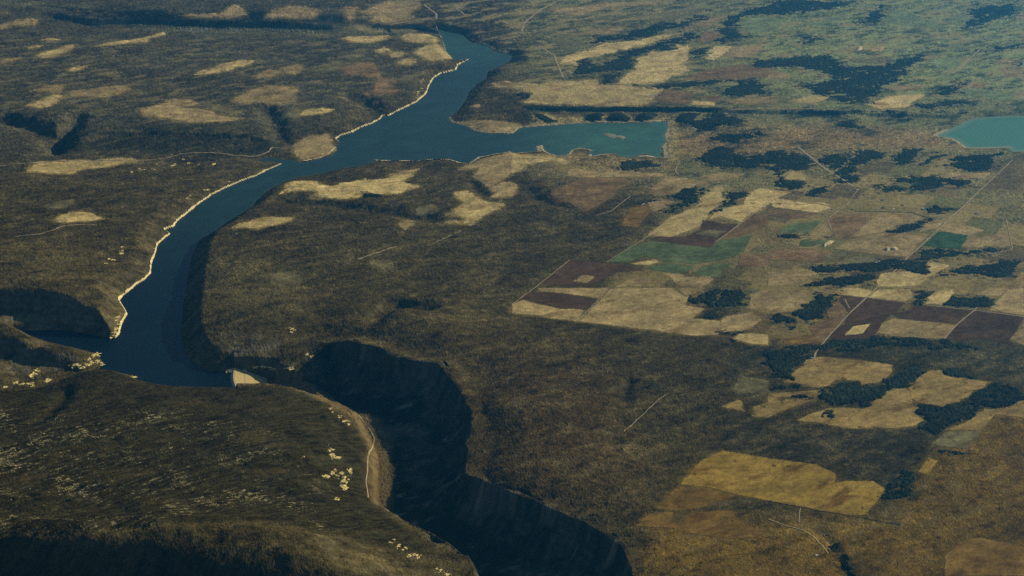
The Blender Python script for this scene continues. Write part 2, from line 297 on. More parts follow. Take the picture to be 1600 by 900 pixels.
# ---------------------------------------------------------------- fields: colour | label | sheet | outline
FIELDS = '''
olive|thin greenish strip field at the frame edge beyond the far valley foot|0,0|0,50 80,85 80,100 0,90
straw|long dull tan field touching the frame edge below the far valley|0,0|0,150 150,115 200,110 240,130 220,155 60,160 0,185
tan|tiny pale arched clearing, upper of two above a slanting field|0,0|260,250 300,235 340,240 385,255
tan|tiny pale clearing just beneath an arched clearing on the far plateau|0,0|170,300 215,280 275,285 200,302
tan|slanting pale parallelogram field on the far left plateau|0,0|225,345 300,320 440,278 465,280 445,305 330,357 270,357
straw|dull strip field running to the frame edge west of a slanting pale field|0,0|0,375 110,365 160,360 60,390 0,398
tan|small lone pale parallelogram clearing amid scrub on the left plateau|0,0|420,440 490,408 540,415 460,448
olive|faded green field against the near edge of the far valley|0,0|580,145 620,130 740,125 780,135 740,155 640,160
tan|very long thin pale field tapering up toward the valley town|0,0|580,290 675,270 730,258 840,245 1000,205 1045,208 1000,225 925,240 920,262 850,262 720,282
tan|pale two-step field beside a white farm building on the left plateau|0,0|1210,460 1340,425 1390,400 1500,372 1595,378 1540,410 1430,440 1330,460 1225,470
straw|dull upper arm of the hooked field on the left plateau|0,0|180,575 280,530 395,527 400,555 370,590 340,580 280,570
tan|bright pointed tip of the hooked field on the left plateau|0,0|165,665 270,620 350,590 390,600 310,670 250,672
straw|long brownish body of the hooked field tapering right|0,0|385,605 450,570 600,550 740,532 830,540 760,580 690,605 560,602
straw|broad brown lens-shaped field above the dark left escarpment|0,0|860,690 1010,650 1080,615 1200,625 1280,660 1090,660 1150,675 1330,690 1350,725 1560,740 1280,765 1100,750 920,728
olive|thin dull strip beside the lens-shaped brown field|0,0|1260,640 1400,665 1480,695 1560,690 1440,730 1370,722 1350,690
straw|rounded brown field with scalloped edge east of the lens-shaped field|px|362,158 382,147 400,138 420,133 445,133 470,137 458,148 460,160 445,163 425,168 420,160 400,160 385,163
straw|pale crest field on the plateau beyond the valley town|0,0|1110,100 1180,85 1300,85 1390,75 1470,25 1550,95 1450,110 1320,108 1230,105
olive|small dull green clearing near the middle of the left plateau|0,0|590,460 720,445 740,470 620,475
olive|narrow greyish green strip west of the two-step pale field|0,0|1170,335 1330,330 1340,340 1190,345
straw|grey tan flat-topped field on the crest beyond the valley dwellings|1,0|40,112 110,65 190,35 320,45 410,65 400,95 300,112
olive|dull oval strip on the near side of the far valley|1,0|300,220 400,200 490,210 480,230 330,230
olive|small faint lens of grass south of a dull oval strip|1,0|305,280 400,260 460,268 400,285
tan|long pale wavy field near the head of the lake|1,0|505,245 580,228 720,228 830,218 840,235 740,262 680,268 600,255
tan|pale oblong field at the bluff by the head of the lake|1,0|900,235 930,212 1060,212 1140,235 1130,265 1060,268 980,265
tan|small pale pentagon clearing west of the lake head|1,0|740,325 810,290 850,325 780,333
tan|small pale slanted clearing between a pentagon clearing and the lake|1,0|815,340 920,322 920,345 850,360
tan|large bright round-topped field on the bluff above the lake head|1,0|985,330 1050,285 1140,278 1190,330 1240,360 1160,375 1060,372
tan|pale hexagonal clearing below the bright round-topped bluff field|1,0|880,392 930,367 1005,368 1010,388 950,408
olive|dull lens-shaped clearing west of the pale pentagon clearing|1,0|550,360 600,338 710,345 640,362
brown|brown field of jagged steps descending to a dark gully by the lake|1,0|520,430 620,395 730,390 750,420 780,480 880,500 850,530 850,560 920,562 760,600 660,595 740,560 760,490 640,470 580,465
olive|grey hillside clearing sloping toward the bright shore ledge|1,0|890,500 1050,430 1060,460 960,505
tan|bright oblong field ringed with duller grass above the left shore|1,0|270,715 340,678 495,685 440,705 300,722
olive|dull grass half-ring hugging a bright oblong field|1,0|165,745 210,700 330,672 310,690 265,722 250,745
straw|pale headland field jutting into the lake at the narrows|px|460,225 482,212 512,210 518,220 524,230 524,236 512,241 495,247 470,250 464,245 460,238
straw|large tan pasture on the far rise beyond the lake head|1,0|660,75 800,10 1000,0 1040,30 950,90 1010,110 870,140 800,140 700,135 750,95
straw|narrow upright field in a far side valley beyond the lake|1,0|560,40 640,40 600,130 570,130
olive|flat dull green meadow on the valley floor above the lake head|1,0|560,170 650,160 800,180 1000,185 1020,200 800,200 680,200 600,185
straw|small pale slope clearing across the lake from the bright shore|1,0|1480,520 1560,505 1640,520 1640,550 1500,545
straw|tiny sliver clearing on the right bank above the bay|1,0|1325,670 1400,655 1395,675
straw|tan apron of ground around the mounds at the bay mouth|1,0|1220,770 1440,750 1600,765 1700,800 1600,825 1470,832 1370,815
olive|greyish tan patch between two brown fields on the left plateau|1,0|330,430 520,375 560,390 520,430 440,450
straw|dull tan patch west of the greyish centre of the left plateau|1,0|0,470 90,430 150,450 100,480 0,490
straw|small dull tan block beside a dull tan patch on the left plateau|1,0|150,440 260,400 300,440 240,470
tan|largest pale field, spread along the bluff above the bay mounds|2,0|0,545 50,515 180,530 240,505 450,500 530,495 540,530 620,535 900,545 950,550 870,625 830,655 650,660 400,655 120,650 70,640 130,590 110,575 40,575
tan|broad ragged field rising behind the bluff field with notched top|2,0|640,530 760,440 780,370 880,320 940,325 1020,310 1030,280 1110,280 1100,330 1090,380 1060,400 1120,440 1000,480 950,515 760,528
brown|reddish brown diamond field at the end of the bluff field|2,0|890,625 960,560 1120,575 1110,640 1060,650
tan|narrow pale strip at the bluff lip east of a reddish diamond|2,0|1130,630 1270,640 1270,660 1130,655
brown|dull reddish block behind a narrow bluff-lip strip|2,0|1190,600 1310,600 1310,632 1200,625
tan|long pale band climbing diagonally through dark woods beyond the bay|2,0|290,400 310,360 440,320 600,265 760,255 960,215 1000,220 900,260 760,300 560,345 460,360 400,410
olive|pale green lens field high among the far dark woods|2,0|850,110 960,85 1100,45 1180,45 1150,80 1020,110 960,130 870,130
straw|grey tan tongue of grass north of the diagonal pale band|2,0|320,215 450,205 510,180 690,165 700,185 650,210 480,215 380,225
straw|thin curved strip of tan grass along a far wood edge|2,0|1080,165 1200,125 1390,80 1380,95 1290,120 1280,150 1170,160 1080,180
brown|small reddish grey block ringed by far woods|2,0|1160,250 1220,195 1300,200 1290,240 1200,265
pasture|light green rounded pasture east of the ringed reddish block|2,0|1430,150 1470,100 1600,105 1700,130 1650,190 1500,210 1440,190
tan|tan block right of a dark square copse beyond the bluff|2,0|1190,360 1260,290 1380,285 1350,320 1260,375
brown|wide greyish brown ground on the far side of the dark belt|2,0|1100,490 1200,440 1420,400 1600,410 1600,480 1400,490 1250,515 1150,510
straw|dull tan ground by the bluff lip at the sheet's middle|2,0|1330,630 1500,610 1650,600 1650,645 1400,650
straw|grey tan pasture of the farthest rise near the top edge|2,0|230,60 420,40 600,20 1000,0 900,25 600,45 430,100 330,90
straw|reddish tan ground above the greyish brown wide field|2,0|1380,300 1560,270 1590,280 1500,360 1330,350
olive|dull lens pasture beside the pale winding road in the far country|2,0|270,260 400,250 460,270 350,310
straw|orange tan wedge west of the big dark wood in the far country|3,0|0,430 130,460 140,490 40,495 0,500
tan|light field just above the far escarpment west of a tan triangle|3,0|165,630 240,605 370,595 390,605 330,635 280,650
tan|orange tan triangular field on the escarpment lip|3,0|600,650 700,630 740,605 860,595 950,590 980,600 900,640 870,670 700,680
pasture|square green pasture beside the straight far road|3,0|1010,390 1060,365 1200,365 1220,390 1180,430 1080,430
tan|small bright orange tan oblong near pale spoil in far grassland|3,0|590,300 600,290 740,292 730,320 610,320
straw|orange tan block with a farm east of the straight far road|3,0|1210,550 1280,515 1370,520 1350,550 1280,555
pasture|broad light green hillside pasture near the top right woods|3,0|730,110 790,55 870,85 960,130 1110,150 1100,175 900,165 760,145
pasture|rounded light green meadow west of the top right wood|3,0|1110,110 1250,75 1280,120 1200,150 1110,145
straw|tan block near the right frame edge above a copse|3,0|1440,380 1500,360 1570,375 1520,390 1430,405
straw|dull tan square at the right frame edge below a copse|3,0|1480,430 1600,420 1600,480 1480,480
olive|long dull lens pasture within the big far wood|3,0|460,360 600,370 740,350 780,360 700,400 540,390
olive|grey green strip in the lower part of the far wood|3,0|310,520 450,510 500,530 350,540
straw|reddish grey strip beside the far wood's eastern tip|3,0|760,550 850,530 1000,530 900,560 790,565
pasture|wide greenish grassland with farms above the teal reservoir|3,0|1190,600 1260,545 1360,560 1560,590 1500,640 1340,600
pasture|light strip pasture under the top edge wood|3,0|170,80 250,65 330,65 260,95
pasture|curving light pasture along a dark ridge near the top|3,0|200,160 350,115 500,85 480,105 330,160
straw|tan triangle at the top right frame edge|3,0|1550,110 1600,70 1600,120
tan|long tapering pale field beside the creek road west of the narrows|0,1|150,185 230,110 430,100 560,100 840,92 860,105 700,140 520,155 430,187 300,180 220,170
tan|bright arched lone field on the dark slope left of the lake|0,1|340,480 380,445 460,422 560,430 610,455 650,468 590,480 480,480 420,492
olive|dull brown grass patch uphill of the bright arched field|0,1|270,385 330,365 470,350 440,385 380,410 300,400
tan|bright lone parallelogram on the dark slope right of the lake|px|362,356 372,348 385,348 412,339 461,341 437,350 400,356
tan|large irregular pale field beyond the dark side valley by the lake|1,1|130,315 210,275 175,262 175,250 230,235 370,230 400,255 480,265 520,245 690,220 800,220 850,200 960,185 990,190 900,240 1030,260 1020,275 960,280 880,310 700,320 620,345 330,335 390,305 380,290 280,285
straw|thin tan strip near the white beach south of the bay|1,1|810,190 880,180 900,170 1030,150 1050,140 960,190 830,195
straw|broad tan shore ground south of the bay's islet|1,1|1270,165 1380,100 1500,72 1600,55 1600,180 1500,240 1460,280 1350,200 1400,150
straw|tan wedge between the shore ground and the scrub edge|1,1|1460,280 1540,240 1600,235 1640,260 1600,330 1480,340
tan|bright ragged field dotted with scrub at the edge of the dark plateau|1,1|1240,300 1330,290 1400,350 1510,370 1540,350 1560,380 1420,450 1350,510 1290,500 1310,460 1240,440 1170,460 1180,430 1260,400 1300,370
tan|narrow bright tongue of grass west of the scrub-dotted field|1,1|1155,485 1250,475 1285,500 1180,495
straw|small tan square in the scrub below the side valley|1,1|890,500 980,475 990,500 930,540
olive|brownish grass opening in the middle of the dark plateau|1,1|700,730 850,720 870,770 800,790 730,760
olive|streaky tan grass on the plateau edge above the river cliff|1,1|70,820 200,795 290,850 150,890
olive|dull grass opening north of the small tan square|1,1|1000,400 1130,380 1140,420 1010,450
tan|crinkled pale beach flat along the bay's south shore|2,1|0,60 150,70 280,88 350,100 330,130 250,100 100,130 0,190
brown|large reddish brown field with a round toe in the dark scrub|2,1|260,290 440,215 720,220 740,245 640,290 630,330 470,425 430,415 370,370 260,340
straw|tan ground between the bay shore and the reddish round-toed field|2,1|340,200 350,155 560,160 800,180 960,180 960,200 820,205 560,210 430,215
rust|orange brown half-moon field at the scrub's edge|2,1|680,510 740,400 830,385 870,400 850,440 780,525
straw|dull tan ground behind the orange half-moon field|2,1|850,370 900,335 1020,360 930,410 880,430
straw|wide dull tan field below the canal bend|2,1|890,325 870,280 960,200 1050,210 1270,240 1070,290 960,320
tan|long bright ribbon of stubble stepping up past a dark copse|2,1|850,570 1000,450 1050,440 1170,380 1180,340 1280,260 1320,270 1310,320 1390,345 1330,370 1240,420 1220,460 1170,520 1000,580 900,575
tan|bright stubble beside the ploughed ground, curved wood on its west|2,1|1230,475 1250,440 1340,400 1440,380 1480,310 1540,275 1610,285 1610,370 1440,490 1300,450
straw|tan strip field tucked under the canal road|2,1|1175,205 1280,180 1460,185 1400,210 1270,235
plough|dark purple ploughed field like an arrowhead above the big green field|2,1|860,600 900,580 1080,580 1180,535 1190,475 1270,485 1310,500 1420,500 1290,605 1235,652 1000,620
olive|grey green stubble block set within the arrowhead ploughed field|2,1|1150,560 1230,535 1340,545 1280,585
green|largest green field, a long wedge at the foot of the ploughed arrowhead|2,1|600,740 730,650 860,610 1010,625 1240,650 1300,605 1500,570 1440,690 1250,735 1130,750 960,730 830,700 740,735
tan|small pale fish-shaped field under the long green wedge|2,1|735,750 900,722 920,740 860,757
green|thin green strip right below the pale fish-shaped field|2,1|850,770 1000,745 1140,760 1100,800 1000,810 910,790
green|small green trapezoid below the long green wedge|2,1|1140,810 1200,760 1370,745 1310,800 1280,830 1180,825
plough|dark red brown field with sharp corner against the scrub|2,1|180,870 360,725 480,740 660,750 830,790 660,800 500,880 400,890
straw|small pale patch inside the sharp-cornered red brown field|2,1|380,860 440,820 520,830 470,870
brown|reddish brown strip between the ploughed arrowhead and farm road|2,1|1290,605 1420,500 1500,430 1600,440 1600,510 1450,570
brown|greyish brown block right of the small green trapezoid|2,1|1410,760 1430,680 1600,690 1600,765
straw|curved tan field ringed by dark scrub below the green strip|2,1|930,800 1060,815 1080,840 1020,870 1000,840
straw|brownish tan curved bench beside a dark red field|2,1|640,895 750,830 850,840 910,860 800,890
straw|tan block left of a small wood under the green trapezoid|2,1|1040,890 1070,830 1240,830 1260,850 1180,900
tan|tan wedge between two lanes north of the winding ditch|3,1|10,290 140,300 10,370
tan|long tan field holding the dark winding ditch|3,1|20,365 60,340 240,370 350,365 390,400 320,430 160,410 30,395
brown|purplish brown strip south of the winding ditch field|3,1|0,410 160,415 320,435 240,460 160,470 0,445
green|bright green trapezoid north of the spoil heaps|3,1|60,560 130,500 340,480 250,560 160,550
brown|broad plain brown field beside the crooked farm lane|3,1|380,480 400,445 660,430 560,560 500,590 430,600 400,540 370,510
straw|wide pale tan field rising behind the spoil heap field|3,1|500,590 700,430 870,430 1000,470 830,500 720,550 600,570
straw|narrow tan wedge between green trapezoid and farm lane|3,1|250,580 340,500 370,520 400,570 390,580
straw|large flat brownish field with a pale heap in it|3,1|420,655 500,590 720,560 930,555 1010,560 870,705 700,690
green|small green patch right beside the western spoil heap|3,1|190,640 210,600 320,590 360,610 280,640
straw|tan corner field west of the long straight road by a farm|3,1|950,555 960,510 1100,490 1060,520
darkgreen|deep green rectangle right of the long straight road|3,1|970,635 1070,545 1250,570 1200,660
straw|tan field just beyond the deep green rectangle|3,1|1070,530 1110,490 1250,510 1350,540 1260,572 1080,545
straw|broad tan field right of the deep green rectangle|3,1|1210,640 1260,580 1480,560 1500,590 1520,640 1380,650
brown|greyish brown wide field below the small green patch|3,1|0,660 150,650 400,660 330,740 0,720
olive|dull olive brown parallelogram below the heap field's lane|3,1|330,740 420,660 690,700 650,740 500,750
tan|tan field where the long road crosses the wood belt|3,1|680,850 710,810 830,800 1000,740 1060,745 1140,760 1010,830 930,890 690,890
straw|wide tan rolling field with a dark draw at its edge|3,1|0,800 200,780 310,810 200,870 0,890
straw|tan oblong beneath the woods by the teal reservoir dam|3,1|1100,180 1390,180 1360,215 1140,215
tan|small tan clearing boxed in by dark woods west of the crossroads|3,1|100,220 150,170 240,185 230,225
ochre|tan field at the right frame edge beyond a curved wood|3,1|1500,890 1600,790 1600,900
straw|small tan gap in the dark woods near the reservoir dam|3,1|1020,110 1140,100 1100,130
straw|tan L-shaped border field around the lower dark ploughed strip|2,2|0,105 70,75 180,105 300,130 450,135 410,210 280,195 140,170 0,160
straw|tan strip between two dark ploughed fields at the scrub corner|2,2|160,0 610,0 540,65 330,35 180,20
plough|dark maroon ploughed strip at the corner of the scrub plateau|2,2|65,65 100,20 330,40 530,70 450,137 250,110
straw|very broad rolling tan field along the straight scrub edge|2,2|415,210 610,10 700,0 1000,0 1040,30 1100,60 1080,110 1200,130 1130,190 1300,205 1330,180 1500,150 1560,200 1480,260 1300,290 1140,300 950,275 650,235
straw|tan ground north-west of the twin dark copses|2,2|1100,60 1030,0 1200,0
tan|narrow tan tip field above the scrub edge|2,2|1385,320 1420,285 1600,290 1600,355 1500,350
straw|tan field east of the twin dark copses|2,2|1490,40 1600,0 1620,0 1620,130 1550,140 1480,130
ochre|lone small tan polygon in the scrub|2,2|1310,745 1420,695 1440,720 1430,750 1460,775
ochre|tan field with scrub spots left of the wood belt|px|1174,650 1177,636 1200,629 1200,615 1280,610 1272,625 1220,642 1200,653
olive|dull grass field with a dark thicket inside it|2,2|1370,640 1430,550 1600,580 1600,650 1400,660
straw|pale olive tan field beside the curving wood|3,2|10,0 290,20 230,110 130,150 10,160
tan|small tan block on the lane between dark copses|3,2|465,40 480,0 570,0 650,20 620,60
tan|pale block right where the straight road meets the lane|3,2|620,60 690,10 900,10 900,60 860,85
tan|slanting tan block between two dark woods by the lane|3,2|940,95 1060,20 1150,10 1170,35 1090,105
straw|tan strip above a dark square wood|3,2|1300,45 1380,0 1500,0 1450,50
straw|olive tan square at the right frame edge beside a lane|3,2|1375,140 1500,10 1600,0 1600,170
plough|small dark triangle ploughed left of the straight road|3,2|445,65 470,45 605,62 540,130 490,130
plough|dusky red ploughed field in the angle of road and lane|3,2|540,140 620,65 860,92 800,140 760,175 560,205 480,230 500,180
plough|dark grey ploughed block south of the lane|3,2|860,150 930,103 1280,143 1180,225 1060,215 820,190 760,160
plough|deep purple ploughed field at the right, largest of the dark ones|3,2|1115,315 1190,230 1292,145 1600,185 1510,330 1560,370 1500,350 1330,310 1200,330
straw|tan slab enclosed by three dark ploughed fields|3,2|660,312 720,215 790,190 1170,235 1100,318 830,305 750,300 690,315
plough|maroon ploughed frame around a pale rhombus|3,2|380,315 430,250 560,205 760,170 720,215 650,312 540,325
tan|pale rhombus set in a maroon ploughed frame|3,2|480,297 530,240 640,225 590,285
brown|brown field along the west side of the straight road|3,2|370,120 440,80 480,130 500,155 400,270 330,350 200,350 290,300 250,240 360,190
rust|dull rust patch at the wood belt's edge near the road end|3,2|100,320 250,290 300,310 280,350 100,355
straw|tan sliver at the right frame edge by the purple field|3,2|1510,320 1600,220 1600,360 1540,330
ochre|golden tan field at the end of the straight road|3,2|100,590 240,450 330,430 560,450 780,480 770,530 720,585 580,605 570,580 420,575 380,610 300,625 160,590
ochre|big tan field with lobed outline in the middle of the dark woods|3,2|870,600 920,560 1000,515 1090,515 1100,545 1400,590 1350,640 1240,700 1100,750 960,720 900,705 840,680 880,630
ochre|rolling tan field with a round dark copse at its edge|3,2|180,830 260,790 380,750 600,755 700,680 770,620 850,615 880,650 950,700 960,740 920,790 975,825 920,860 780,880 660,870 560,885 400,860 330,840
ochre|brownish tan field at the right edge beneath the wood|3,2|1100,890 1240,840 1290,800 1360,750 1470,745 1600,690 1600,810 1420,790 1330,890
gold|large golden field in the lower right with dark streaks|px|1067,750 1095,720 1130,704 1200,716 1275,726 1305,740 1304,755 1320,752 1365,752 1382,764 1372,782 1350,805 1317,804 1237,789 1200,782 1150,773 1110,761 1065,757
rust|brown gold field south-west of the large golden field|2,3|930,440 1040,340 1240,350 1390,400 1270,440 1160,480 1020,490 900,480
rust|lowest rusty gold field beside the shadowed gorge|2,3|770,590 860,510 1010,500 990,560 1050,575 1140,500 1380,490 1400,540 1480,590 1590,620 1530,660 1400,665 1180,645 1000,600
olive|pale olive slanted block above the brown pasture|3,3|1030,70 1110,0 1320,0 1230,105 1080,90
gold|short golden strip on the edge of the brown pasture|3,3|940,250 1000,160 1060,180 1000,270
rust|orange brown rough pasture in the lower right corner|3,3|1110,770 1190,690 1320,660 1470,690 1600,720 1600,900 1400,900 1100,900
'''
NAMES = dict(tan='stubble_field', straw='grain_field', brown='fallow_field', plough='ploughed_field', green='green_field', darkgreen='green_field', olive='dry_pasture', pasture='green_pasture', rust='fallow_field', gold='stubble_field', ochre='stubble_field')

WOODS = '''
dark lens wood on the bluff field's upper edge|2,0|530,530 560,470 730,450 700,480 620,530
dark square copse behind the notched bluff field|2,0|1095,370 1130,300 1240,300 1220,340 1160,375
dark wood below the diagonal pale band beyond the bay|2,0|330,480 460,350 560,400 700,340 780,370 740,430 600,440 500,470
long dark wood belt high in the far country|2,0|460,240 700,200 850,150 1070,130 1100,110 1250,60 1300,60 1180,130 1000,190 760,250 540,270
dark wood strip behind the notched bluff field's crest|2,0|560,350 900,270 1100,190 1170,230 1100,280 1020,270 1010,305 940,315 780,362 680,345
dark wood belt along the greyish brown wide field's near edge|2,0|750,530 960,520 1100,500 1600,490 1600,520 1250,520 1130,550 800,550
dark wood clump north of the escarpment road|2,0|1270,570 1400,520 1600,500 1600,590 1450,605 1350,600
dark forked wood west of the light green rounded pasture|2,0|1310,100 1430,70 1600,20 1600,90 1460,100 1420,180 1440,240 1340,280 1280,260 1320,180
dark copse by the far grassland's western border|2,0|1450,420 1520,380 1600,370 1600,430
dark shore wood west of the bluff field|2,0|0,560 130,580 100,620 0,640
huge dark wood touching the top edge of the far country|3,0|0,80 0,0 500,0 560,20 330,70 100,95
largest dark wood sprawling through the far right country|3,0|0,370 300,340 460,335 440,390 560,420 700,400 900,345 1040,340 1000,380 900,400 840,480 720,580 600,640 460,640 400,610 300,600 200,540 330,510 400,470 200,420 0,430
dark upright wood between two light green far pastures|3,0|540,130 700,30 770,40 720,110 690,160 600,170
dark wood in the top right corner of the far country|3,0|1250,130 1280,40 1600,20 1550,110 1440,120 1330,170 1200,185
dark parallelogram wood beside the straight far road|3,0|1000,590 1090,540 1280,500 1240,550 1190,590
dark hedge-like wood line reaching the right frame edge|3,0|1150,320 1320,310 1600,260 1600,300 1400,320 1300,330
dark wedge copse under the hedge-like wood line|3,0|1380,400 1390,370 1470,350 1440,390
dark scattered wood on the escarpment above the teal reservoir|3,0|900,660 1080,620 1330,620 1320,640 1100,670 930,680
small dark copse at the right frame edge|3,0|1520,400 1580,385 1600,390 1600,415 1540,415
small dark wood among the light western far pastures|3,0|190,260 250,235 380,210 350,240 250,280
dark arrow-shaped wood below the far escarpment|3,0|400,740 500,735 620,790 660,800 560,815 440,790
dark blob wood below the escarpment near the teal reservoir|3,0|800,720 900,700 930,760 830,770
dark broken wood west of the dirt crossroads|3,1|0,50 180,35 240,60 330,130 280,160 230,180 130,175 100,220 230,230 200,280 50,270 0,260 60,200 0,150
dark wedge wood in the fork of the dirt crossroads|3,1|330,110 390,50 560,30 460,110 400,160
dark wood east of the dirt crossroads|3,1|410,170 500,90 600,30 740,50 720,90 590,110 540,150 620,180 600,230 500,250 410,250
dark slanted wood block under the orange shore flats|3,1|750,130 800,70 850,15 1020,40 960,70 900,130 800,140
dark narrow wood between slanted blocks near the reservoir dam|3,1|960,130 1030,70 1140,45 1120,80 1010,130
large dark wood at the foot of the teal reservoir dam|3,1|1110,165 1160,70 1400,55 1490,45 1430,110 1380,170 1250,175
dark round wood south of the dam woods|3,1|680,290 690,260 770,250 810,290 720,300
long dark wood trailing toward the long straight road|3,1|760,210 850,200 1000,200 1060,180 1130,215 1300,210 1340,225 1270,250 1200,270 1130,265 1000,290 850,310 820,290 900,250 770,225
dark oval wood beside the crossroads farm|3,1|220,320 290,270 400,265 370,310 300,330
dark shaggy copse below the bright green trapezoid|3,1|60,600 100,565 240,555 230,580 150,600
dark thin copse above the small green patch|3,1|250,585 390,568 370,590 290,600
long dark wood belt crossed by the long straight road|3,1|215,780 450,740 700,720 860,715 800,780 700,800 400,805
dark wood belt under the deep green rectangle|3,1|800,790 870,710 960,650 1060,645 1200,665 1480,645 1520,660 1350,690 1060,715 900,730 1030,750 960,810 880,800
dark ragged wood near the right edge under the drain|3,1|1010,830 1140,770 1400,740 1500,715 1600,725 1560,800 1440,880 1410,830 1280,820 1130,810
dark draw wood between rolling tan fields|3,1|230,880 340,830 480,820 560,830 700,810 650,880 530,890 400,890
dark curving thicket along the dry creek north of the heaps|3,1|730,550 870,500 980,470 1050,465 930,540 820,550
dark farm grove beside the long straight road|3,1|990,400 1060,385 1190,410 1100,460 1030,460
dark wood running from the canal bend past the half-moon field|2,1|890,440 1000,390 1030,355 930,335 1060,295 1270,243 1160,330 1165,370 1040,430 930,450
curved dark wood enclosing a stubble field's west side|2,1|1220,450 1310,375 1400,345 1320,330 1330,290 1470,310 1430,375 1330,400 1250,440
dark shore scrub on the low dome south of the bay|2,1|600,150 730,95 830,95 910,130 860,160 760,168
dark scrub tongue entering the round-toed field|2,1|800,390 890,310 880,340 830,375
western of the twin dark copses in the broad tan field|2,2|1080,95 1110,60 1220,0 1310,15 1270,60 1260,125 1170,110
eastern of the twin dark copses in the broad tan field|2,2|1275,120 1290,50 1340,10 1440,0 1490,35 1450,75 1490,110 1400,140 1340,115
thin dark thicket below the twin copses|2,2|1130,190 1180,150 1260,160 1310,200 1220,205
dark notch of scrub in the broad tan field's near edge|2,2|1300,290 1370,260 1440,270 1390,300 1380,325 1320,320
dark wood stretching up to the lane left of the red ploughland|3,2|130,150 220,110 300,30 440,50 430,90 370,130 360,190 270,215 230,180
dark upright wood between two tan blocks north of the lane|3,2|880,85 900,30 960,10 1080,20 1020,55 950,95
dark squared wood on the lane by the purple field|3,2|1090,105 1170,40 1300,50 1440,55 1375,138 1250,130
dark strip of trees along the ploughed fields' near edge|3,2|300,360 400,325 600,325 740,302 840,312 1110,320 1150,345 800,345 560,345
dark wood south of the golden field at the road end|3,2|300,700 340,640 420,580 570,582 580,608 700,595 740,550 790,485 1000,490 900,560 860,610 770,620 700,690 620,752 400,745
dark low thicket west of the golden field|3,2|0,600 150,595 160,620 80,640 0,650
dark thicket inside the scrub-spotted tan field|3,2|80,680 190,665 280,668 290,685 200,700 100,700
dark wood curling over the lobed tan field|3,2|1090,520 1140,495 1320,570 1200,565 1110,545
long dark wood separating the lobed and brown fields|3,2|920,710 1100,750 1240,700 1300,640 1450,590 1600,600 1600,690 1480,740 1360,750 1260,830 1100,890 900,880 980,820 940,780
round dark copse at the edge of a rolling tan field|3,2|300,790 350,765 400,780 410,810 370,830 320,825
dark crescent wood in the pale olive tan field|3,2|0,200 80,160 180,170 190,215 60,230
dark spot of trees left of the brown roadside field|3,2|110,250 200,240 200,265 130,275
dark slanting wood at the brown pasture's corner|3,3|860,430 700,405 740,350 800,300 880,210 960,160 1000,110 940,250 930,320 960,330 900,430
dark curved tree line across the brown pasture|3,3|1050,120 1100,95 1200,105 1280,165 1230,170 1150,130
small dark clump below the curved tree line|3,3|1140,205 1200,195 1230,225 1180,230
dark creek-side tree belt bending through the lower pasture|3,3|300,610 360,630 440,700 500,790 540,850 570,900 480,900 470,820 420,740 330,660
long dark wooded face of the bluff above the bay mounds|2,0|70,664 650,666 1100,666 1330,674 1330,688 1000,702 700,696 300,690 100,690
dark wooded escarpment face west of the teal reservoir|3,0|0,688 300,686 560,694 840,688 1100,696 1330,700 1200,722 900,700 640,712 430,730 200,722 0,712
dark patchy wood south of the bay's inner end|2,1|1180,110 1220,30 1350,0 1400,20 1380,60 1600,60 1600,140 1480,150 1250,150
dark patchy wood among tan gaps below the road loop|2,0|1200,880 1240,840 1430,830 1500,810 1580,820 1600,850 1400,890
dark wooded belt along the near foot of the ploughed fields|3,2|0,365 300,362 360,330 560,345 800,347 1150,347 1330,368 1250,385 900,372 600,385 330,400 250,430 120,560 0,570
dark spot wood on the mound by the bay's north shore|2,0|450,755 480,720 530,708 580,715 560,755 500,765
dark oval wood on the second bay mound|2,0|580,755 620,715 680,705 740,735 740,762 640,768
dark wood on the mound nearest the bay's inner end|2,0|770,750 790,715 850,703 910,715 880,755 800,765
dark wood on the westernmost bay mound|2,0|130,710 180,712 250,740 300,765 220,765 160,745
dark wood on the hillock behind the bay's head|2,0|1020,755 1050,715 1180,705 1130,760 1090,775
dark large wood on the hill inside the road loop|2,0|1140,780 1190,715 1310,700 1400,720 1490,760 1400,770 1430,800 1330,790 1250,830 1160,815
dark strip of scrub inside the large irregular lakeside field|1,1|665,345 690,300 770,320 760,345 700,355
'''

